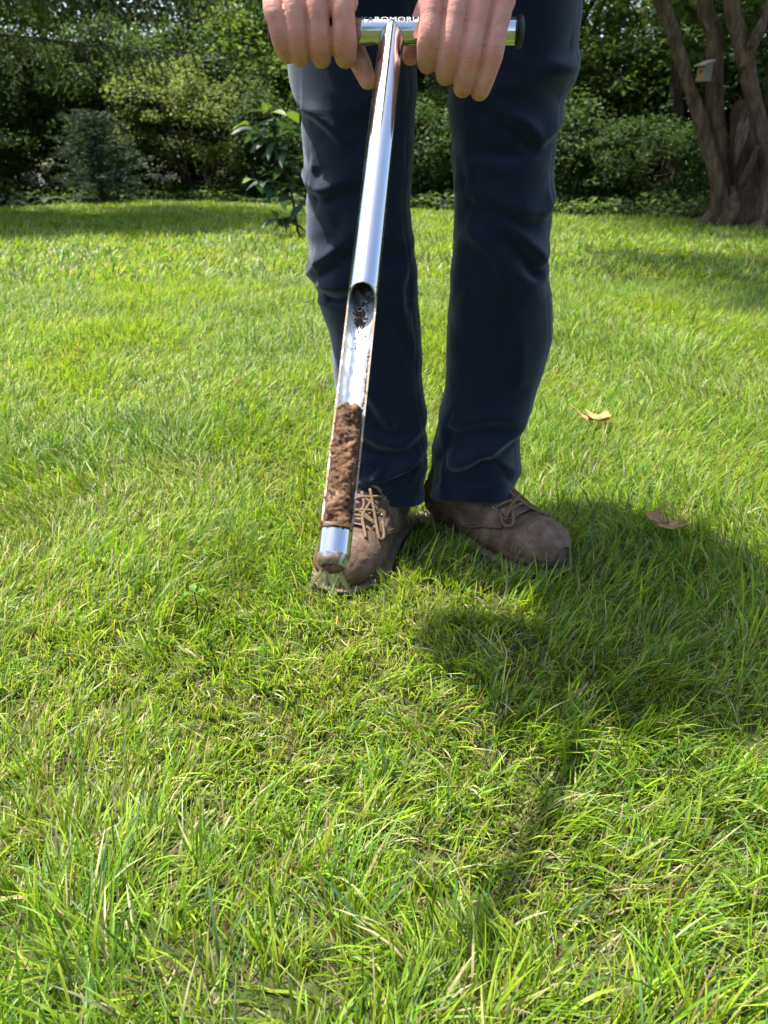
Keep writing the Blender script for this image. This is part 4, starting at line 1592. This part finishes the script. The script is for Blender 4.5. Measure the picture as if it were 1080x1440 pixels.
def leg_surface(table, folds, seed, nz=200, na=124, off=0.0):
    T = np.array(table)
    zs = np.linspace(T[0, 0], T[-1, 0], nz)
    xl = np.interp(zs, T[:, 0], T[:, 1])
    xr = np.interp(zs, T[:, 0], T[:, 2])
    yc = np.interp(zs, T[:, 0], T[:, 3])
    yh = np.interp(zs, T[:, 0], T[:, 4])
    ker = np.hanning(17)
    ker /= ker.sum()
    sm = lambda a: np.convolve(np.pad(a, 8, mode='edge'), ker, 'valid')
    xl, xr, yc, yh = sm(xl), sm(xr), sm(yc), sm(yh)
    xc, xh = (xl + xr) / 2, (xr - xl) / 2
    th = np.linspace(0, 2 * math.pi, na, endpoint=False)      # 0 faces the camera, +x positive
    Z, TH = np.meshgrid(zs, th, indexing='ij')
    r = np.random.default_rng(seed)
    s, c = np.sin(TH), np.cos(TH)
    ex = 0.86
    ux = np.sign(s) * np.abs(s) ** ex
    uy = np.sign(c) * np.abs(c) ** ex
    disp = np.zeros_like(Z)
    # arc-length style coordinate on the front: u = theta/(pi/2) keeps folds where they are seen
    U = np.where(c > -0.2, np.sign(s) * np.where(c >= 0, np.abs(ux), 2 - np.abs(ux)), 9.0)
    XH = xh[:, None]
    Um = U * XH
    for poly, h, w in folds:
        best = np.full_like(Z, 1e9)
        tt = np.zeros_like(Z)
        L = len(poly) - 1
        # smooth the polyline
        pp = [(p.x, p.y) for p in smooth_path([(a, b_, 0) for a, b_ in poly], 5)]
        L = len(pp) - 1
        hm = float(np.interp(np.mean([q[1] for q in pp]), zs, xh))
        sgn = np.zeros_like(Z)
        for k in range(L):
            ax, az = pp[k][0] * hm, pp[k][1]
            bx, bz = pp[k + 1][0] * hm, pp[k + 1][1]
            dx, dz = bx - ax, bz - az
            q = np.clip(((Um - ax) * dx + (Z - az) * dz) / (dx * dx + dz * dz + 1e-12), 0, 1)
            ex_, ez_ = Um - (ax + q * dx), Z - (az + q * dz)
            d = np.hypot(ex_, ez_)
            m = d < best
            best = np.where(m, d, best)
            tt = np.where(m, (k + q) / L, tt)
            sgn = np.where(m, np.sign(ez_), sgn)
        env = np.clip(np.sin(np.pi * np.clip(tt * .86 + .07, 0, 1)), 0, 1) ** .6
        sd_ = best * np.where(sgn > 0, 1.0, 1.45)            # steeper underneath
        prof = np.exp(-(sd_ / (1.15 * w)) ** 1.6) - 0.5 * np.exp(-((sd_ - 1.9 * w) / (1.0 * w)) ** 2) * (sgn < 0)
        disp += 1.45 * h * env * prof * np.where(np.abs(U) > .8, 0.6, 1.0)
    # buckled facets with crisp ridges, strongest at knee and ankle
    a1, a2 = r.uniform(0, 6, 2)
    tri = lambda q: 2 * np.abs(q - np.floor(q + .5))
    wz = 0.16 * np.sin(TH * 2 + a1) + 0.13 * np.sin(Z * 23 + TH + a2) + 0.1 * np.sin(TH * 3 - Z * 37)
    q1 = TH * 3 / (2 * math.pi) + Z * 9.5 + wz + a1
    q2 = TH * 4 / (2 * math.pi) - Z * 8.0 + wz * .8 + a2
    dia = np.minimum(tri(q1), tri(q2)) - .33
    amp = 0.0042 * np.exp(-((Z - .52) / .10) ** 2) + 0.0085 * np.exp(-((Z - .14) / .075) ** 2) + .0012
    amp = amp * np.clip((Z - zs[0]) / .03, .25, 1)
    disp += amp * dia
    disp += 0.0012 * np.sin(Z * 26 + 1.7 * np.sin(TH + a1) + a2) * (0.5 + 0.5 * np.sin(TH * 2 + Z * 9 + a1))
    disp += 0.0006 * np.sin(Z * 61 + 2.4 * np.sin(TH * 1.5 + a2)) * (0.5 + .5 * np.sin(TH * 3 + a1 + Z * 21))
    disp += 0.0035 * np.sin(TH * 3 + a2 + Z * 14) * np.clip((.3 - Z) / .25, 0, 1)
    # knee-panel seam: a narrow groove with a welted upper edge
    zk = 0.404 + 0.006 * np.sin(TH)
    dz = Z - zk
    disp += np.where(c > -.1, -0.0015 * np.exp(-(dz / .0022) ** 2) + 0.0009 * np.exp(-((dz - .005) / .003) ** 2), 0)
    # hem fold
    dz = Z - (T[0, 0] + .022)
    disp += -0.0009 * np.exp(-(dz / .0016) ** 2)
    disp += 0.0008 * (Z < T[0, 0] + .021)
    # inseam / outseam
    for a0 in (math.pi / 2 * 0.62, -math.pi / 2 * 1.2):
        dth = (TH - a0 + math.pi) % (2 * math.pi) - math.pi
        disp += -0.0012 * np.exp(-(dth * XH / .0018) ** 2)
    X = xc[:, None] + ux * (XH + disp + off)
    Y = yc[:, None] - uy * (yh[:, None] + disp + off)
    return X, Y, Z, TH

def build_trousers():
    b = MB()
    for table, folds, seed, hem_tilt in ((LEG_L, FOLD_L, 3, 0), (LEG_R, FOLD_R, 8, 0)):
        X, Y, Z, TH = leg_surface(table, folds, seed)
        nz, na = X.shape
        # hem: lower at the heel, lifted a little over the instep
        low = np.clip((table[0][0] + .08 - Z) / .08, 0, 1)
        Z = Z + low * (0.020 * np.cos(TH) - .004 + 0.004 * np.sin(2 * TH + seed))
        V = np.stack([X, Y, Z], -1).reshape(-1, 3) - np.array(PO)
        F = []
        for i in range(nz - 1):
            for k in range(na):
                F.append((i * na + k, i * na + (k + 1) % na, (i + 1) * na + (k + 1) % na, (i + 1) * na + k))
        o = len(V)
        # turned-in inner wall of the hem
        inner = []
        for j, (sc, up) in enumerate(((.965, .0), (.955, .03), (.9, .07))):
            cx, cy = V[:na, 0].mean(), V[:na, 1].mean()
            ring = V[:na].copy()
            ring[:, 0] = cx + (ring[:, 0] - cx) * sc
            ring[:, 1] = cy + (ring[:, 1] - cy) * sc
            ring[:, 2] += up + .0006
            inner.append(ring)
        V = np.concatenate([V] + inner)
        prev = 0
        for j in range(3):
            cur = o + j * na
            for k in range(na):
                F.append((prev + (k + 1) % na, prev + k, cur + k, cur + (k + 1) % na))
            prev = cur
        b.add(V, F)
    # seat and hips
    T = [(.84, .06, .185, 1.30, .125), (.9, .06, .19, 1.325, .145), (.98, .06, .18, 1.325, .135), (1.03, .06, .17, 1.30, .12)]
    V, F = [], []
    na = 40
    for z, xc, xh, yc, yh in T:
        for k in range(na):
            a = 2 * math.pi * k / na
            V.append((xc + math.sin(a) * xh - PO.x, yc - math.cos(a) * yh - PO.y, z))
    for i in range(len(T) - 1):
        for k in range(na):
            F.append((i * na + k, i * na + (k + 1) % na, (i + 1) * na + (k + 1) % na, (i + 1) * na + k))
    F.append(tuple(range(na))[::-1])
    F.append(tuple(range((len(T) - 1) * na, len(T) * na)))
    b.add(V, F)
    b.build("trousers", M['navy'], person)
build_trousers()

# ------------------------------------------------------------------ boots
BT = [  # top (s, z), bottom (s, z), half width
    ((.1785, .042), (.1785, .022), .006), ((.1760, .055), (.175, .013), .021), ((.168, .067), (.165, .011), .0345), ((.153, .075), (.150, .011), .0435),
    ((.132, .0785), (.128, .011), .049), ((.108, .079), (.104, .011), .0508), ((.088, .081), (.080, .011), .0495), ((.068, .089), (.055, .011), .0465),
    ((.050, .103), (.025, .011), .043), ((.034, .120), (-.020, .011), .0395), ((.022, .137), (-.065, .012), .038), ((.014, .152), (-.098, .026), .0385),
    ((.008, .163), (-.104, .055), .039), ((.004, .174), (-.096, .085), .038), ((.002, .186), (-.083, .118), .037), ((.0, .198), (-.072, .15), .036)]

def boot_point(si, a, off=0.0):
    """si: station (float); a: 0 = top ridge, +-pi = sole/heel line"""
    i = min(int(si), len(BT) - 2)
    f = si - i
    def lp(p, q):
        return p * (1 - f) + q * f
    (t0, b0, w0), (t1, b1, w1) = BT[i], BT[i + 1]
    ts, tz = lp(t0[0], t1[0]), lp(t0[1], t1[1])
    bs, bz = lp(b0[0], b1[0]), lp(b0[1], b1[1])
    w = lp(w0, w1)
    ca, sa = math.cos(a), math.sin(a)
    e = 0.82
    cc = math.copysign(abs(ca) ** e, ca)
    ss = math.copysign(abs(sa) ** e, sa)
    ms, mz = (ts + bs) / 2, (tz + bz) / 2
    hs, hz = (ts - bs) / 2, (tz - bz) / 2
    # widest below the middle in the foot
    low = 0.28 if si < 9 else 0.0
    k = 1 + low * (-(cc)) * 0.45
    p = Vector((ms + hs * cc, w * ss * k, mz + hz * cc))
    return p

def boot_normal(si, a):
    e = 0.02
    du = boot_point(min(si + e, len(BT) - 1.001), a) - boot_point(max(si - e, 0), a)
    dv = boot_point(si, a + e) - boot_point(si, a - e)
    n = dv.cross(du)
    if n.length < 1e-12:
        return Vector((0, 0, 1))
    n.normalize()
    c = boot_point(si, 0).lerp(boot_point(si, math.pi), .5)
    if n.dot(boot_point(si, a) - c) < 0:
        n = -n
    return n

def boot_off(si, a, off):
    return boot_point(si, a) + boot_normal(si, a) * off

def patch(mb, s0, s1, fa0, fa1, off, ns=24, na=14, rim=0.0022, crease=0.0):
    """raised leather piece; fa0(si), fa1(si) give its angular edges"""
    V, F = [], []
    for i in range(ns + 1):
        si = s0 + (s1 - s0) * i / ns
        a0, a1 = fa0(si), fa1(si)
        for k in range(na + 1):
            a = a0 + (a1 - a0) * k / na
            edge = min(i, ns - i, k, na - k)
            o = off if edge > 0 else off - rim
            p = boot_off(si, a, o)
            if crease:
                o2 = crease * noise.noise(Vector((si * 1.7, a * 5, 3.3)))
                p = boot_off(si, a, o + (o2 if edge > 0 else 0))
            V.append(p)
    for i in range(ns):
        for k in range(na):
            q = (i * (na + 1) + k, i * (na + 1) + k + 1, (i + 1) * (na + 1) + k + 1, (i + 1) * (na + 1) + k)
            F.append(q)
    mb.add(V, F)

def build_boot(pos, d, side, label):
    ang = math.atan2(d.y, d.x)
    root = bpy.data.objects.new("boot", None)
    # boot parts are sub-parts of a boot mesh, so the upper itself is the part
    bpy.data.objects.remove(root)
    ns, na = 90, 56
    V, F = [], []
    for i in range(ns + 1):
        si = (len(BT) - 1.001) * i / ns
        for k in range(na):
            a = 2 * math.pi * k / na
            p = boot_point(si, a)
            if 4.6 < si < 9 and math.cos(a) > -.3:        # flex creases across the vamp
                cz = math.sin(p.x * 330 + 2.0 * noise.noise(p * 40)) * 0.0022 * max(0, 1 - abs(si - 6.2) / 1.8)
                p += boot_normal(si, a) * cz
            p += boot_normal(si, a) * (0.0012 * noise.noise(p * 55 + Vector((side * 9, 0, 0))))
            V.append(p)
    for i in range(ns):
        for k in range(na):
            F.append((i * na + k, (i + 1) * na + k, (i + 1) * na + (k + 1) % na, i * na + (k + 1) % na))
    F.append(tuple(range(na)))
    b = MB()
    b.add(V, F)
    boot = b.build("boot", M['leather'], person)
    boot.location = Vector((pos[0], pos[1], -0.008)) - PO
    boot.rotation_euler = (0, 0, ang)
    boot.scale = (1.05, 1.05, 1.05)
    if label:
        boot['label'] = label
    # sole and welt
    outline = []
    for s, w in ((.187, 0), (.183, .02), (.171, .037), (.15, .050), (.12, .0565), (.09, .0565), (.055, .051), (.01, .044), (-.04, .043), (-.08, .044), (-.102, .036), (-.112, .018), (-.114, 0)):
        outline.append((s, w))
    ol = outline + [(s, -w) for s, w in outline[-2:0:-1]]
    ol = [Vector((p.x, p.y, 0)) for p in smooth_path([(s, w, 0) for s, w in ol] + [(ol[0][0], ol[0][1], 0)], 4)[:-1]]
    def slab(z0, z1, grow):
        m = MB()
        n = len(ol)
        c = Vector((.035, 0, 0))
        ring = lambda z, g: [c + (p - c) * g + Vector((0, 0, z)) for p in ol]
        V = ring(z0, grow * .985) + ring(z0 + .002, grow) + ring(z1 - .0015, grow) + ring(z1, grow * .985)
        F = [tuple(range(n))[::-1], tuple(range(3 * n, 4 * n))]
        for i in range(3):
            for k in range(n):
                F.append((i * n + k, i * n + (k + 1) % n, (i + 1) * n + (k + 1) % n, (i + 1) * n + k))
        m.add(V, F)
        return m
    slab(-.008, .012, .985).build("sole", M['sole'], boot)
    slab(.012, .0175, 1.0).build("welt", M['welt'], boot)
    # toe cap, quarters with eyelet rows, heel counter
    b = MB()
    patch(b, 0.6, 4.6, lambda s: -R(98), lambda s: R(98), 0.0024, 30, 40, crease=0.0012)
    b.build("toe_cap", M['leather'], boot)
    for sg in (-1, 1):
        b = MB()
        patch(b, 5.7, 14.2, lambda s: sg * R(30 - (s - 5.7) * 0.2), lambda s: sg * R(min(112, 62 + (s - 5.7) * 17)), 0.0042, 60, 24, rim=0.0038, crease=0.0032)
        b.build("quarter", M['leather'], boot)
    b = MB()
    patch(b, 9.6, 12.8, lambda s: R(132), lambda s: R(228), 0.0022, 20, 24)
    b.build("heel_counter", M['leather'], boot)
    # padded tongue
    b = MB()
    Vt, Ft = [], []
    nst, nat = 60, 12
    for i in range(nst + 1):
        si = 5.3 + (14.6 - 5.3) * i / nst
        puff = 0.003 + 0.0042 * abs(math.sin((si - 5.75) * math.pi / 1.28)) ** .8
        for k in range(nat + 1):
            u = -1 + 2 * k / nat
            a = u * R(32)
            Vt.append(boot_off(si, a, puff * (1 - u ** 4 * .85) - .001))
    for i in range(nst):
        for k in range(nat):
            q = i * (nat + 1) + k
            Ft.append((q, q + 1, q + nat + 2, q + nat + 1))
    b.add(Vt, Ft)
    b.build("tongue", M['tongue'], boot)
    # eyelets and criss-cross laces
    rows = [5.95, 7.2, 8.5, 9.8, 11.1, 12.4]
    eye = {}
    for i, s in enumerate(rows):
        for sg in (-1, 1):
            c = boot_off(s, sg * R(35), 0.0048)
            nrm = boot_normal(s, sg * R(35))
            tx = nrm.orthogonal().normalized()
            ty = nrm.cross(tx)
            m = MB()
            m.tube([c + (tx * math.cos(q) + ty * math.sin(q)) * .0034 for q in np.linspace(0, 2 * math.pi, 15)], .0011, 6, cap=False)
            m.build("eyelet", M['eyelet'], boot)
            eye[(i, sg)] = c
    rl = random.Random(side * 13 + 5)
    b = MB()
    def strand(s0, a0, s1, a1, lift, rr=.0026):
        pts = []
        for k in range(9):
            f = k / 8
            s, a = s0 + (s1 - s0) * f, a0 + (a1 - a0) * f
            pts.append(boot_off(s, a, .0052 + lift * math.sin(math.pi * f) + .0006 * rl.uniform(-1, 1)))
        b.tube(smooth_path(pts, 3), rr, 7)
    e = R(35)
    strand(rows[0], -e, rows[0], e, .0075)
    for i in range(len(rows) - 1):
        strand(rows[i], -e, rows[i + 1], e, .0085)
        strand(rows[i], e, rows[i + 1], -e, .0068)
    # loose loops and ends falling to the toe
    def loose(pts, rr=.0025):
        b.tube(smooth_path([boot_off(s, R(a), h) for s, a, h in pts], 6), rr, 7)
    loose([(8.6, 6, .012), (7.3, 20, .012), (6.1, 34, .008), (5.2, 48, .006), (5.0, 58, .005), (5.6, 60, .006), (6.6, 44, .008)])
    loose([(8.3, -4, .012), (7.0, 4, .013), (5.9, -16, .009), (5.0, -40, .006), (5.5, -52, .006), (6.5, -38, .008)])
    loose([(7.6, 12, .012), (6.2, 8, .012), (5.1, 18, .007), (4.2, 34, .005)])
    b.build("lace", M['lace'], boot)
    # stitched seam lines
    b = MB()
    for sg in (-1, 1):
        for da in (0, 5):
            pts = [boot_off(s, sg * R(min(107, 57 + (s - 5.7) * 17) - da), .0046) for s in np.linspace(5.9, 13.8, 30)]
            b.tube(pts, .0010, 5, cap=False)
    for ds in (0, .22):
        b.tube([boot_off(4.3 - ds, R(a), .0022) for a in np.linspace(-94, 94, 30)], .0010, 5, cap=False)
    b.build("stitching", M['welt'], boot)
build_boot(BOOT_L[0], BOOT_L[1], 0, "sunlit dusty boot behind the probe tip")
build_boot(BOOT_R[0], BOOT_R[1], 1, "shaded boot turned outwards")

# ------------------------------------------------------------------ dry leaves on the lawn
def dry_leaf(loc, size, rz, mat, label, seed, curl):
    r = random.Random(seed)
    lobes = [(0, 1.0), (38, .42), (52, .82), (84, .40), (108, .62), (140, .3), (172, .18), (188, .18), (220, .3), (252, .6), (276, .38), (308, .8), (322, .44)]
    ring = []
    for a, q in lobes:
        a = R(a + r.uniform(-4, 4))
        ring.append((math.sin(a) * q * r.uniform(.92, 1.06), math.cos(a) * q))
    P = [Vector((x, y, 0)) for x, y in ring]
    P = [p for p in smooth_path(P + [P[0]], 3)[:-1]]
    n = len(P)
    V, F = [], []
    K = 6
    for j in range(1, K + 1):
        f = j / K
        for p in P:
            x, y = p.x * f, p.y * f
            z = curl * (x * x * 1.2 + .5 * y * y) + .10 * math.sin(y * 5 + seed) * f + .09 * noise.noise(Vector((x * 3, y * 3, seed)))
            z += .16 * math.copysign(abs(x), 1) * (1 if seed % 2 else .4)
            V.append(Vector((x, y, z)) * size)
    c = len(V)
    V.append(Vector((0, 0, 0)))
    for j in range(K - 1):
        for k in range(n):
            F.append((j * n + k, j * n + (k + 1) % n, (j + 1) * n + (k + 1) % n, (j + 1) * n + k))
    for k in range(n):
        F.append((c, (k + 1) % n, k))
    root = empty("dry_leaf", loc, label, "leaf", "dry leaves on the lawn")
    root.rotation_euler = (R(12 if seed % 2 else -22), R(8), rz)
    b = MB()
    b.add(V, F)
    o = b.build("blade", mat, root)
    sol = o.modifiers.new("thick", 'SOLIDIFY')
    sol.thickness = .0006
    b = MB()
    b.tube([(0, -.1 * size, .01 * size), (.05 * size, -.5 * size, .06 * size), (.12 * size, -.9 * size, .1 * size)], [.0012, .0011, .0009], 6)
    b.build("stalk", mat, root)
dry_leaf((0.515, 1.76, 0.036), .08, R(75), M['dry_tan'], "tan curled dry leaf lying on the sunlit lawn", 3, .2)
dry_leaf((0.46, 1.155, 0.05), .06, R(-60), M['dry_brown'], "brown crumpled dry leaf in the shadow right of the boots", 6, .55)

# broad weed leaf in the lawn left of the probe
def weed(loc, label, seed):
    root = empty("broad_leaf_weed", loc, label, "weed")
    r = random.Random(seed)
    for k in range(3):
        az = k * 2.1 + .4
        V, F, A = [], [], []
        for i in range(6):
            t = i / 5
            w = .0055 * (0.15, .8, 1, .95, .7, .1)[i]
            y = .004 + .014 * t
            z = .003 * math.sin(t * 3)
            V += [(-w, y, z), (0, y, z - .001), (w, y, z)]
            A += [np.array((.13, .26, .03))] * 3
        for i in range(5):
            for s in (0, 1):
                a = i * 3 + s
                F.append((a, a + 1, a + 4, a + 3))
        o = link("leaf", mesh_np("leaf", V, F, np.array(A)), M['grass'], root)
        o.rotation_euler = (R(14), 0, az)
    b = MB()
    b.tube([(0, 0, -.045), (.002, 0, -.02), (0, 0, .001)], .0008, 5)
    b.build("stalk", M['grass'], root)
weed((-.265, .93, .05), "small broad-leaved weed in the sunlit grass left of the boots", 4)
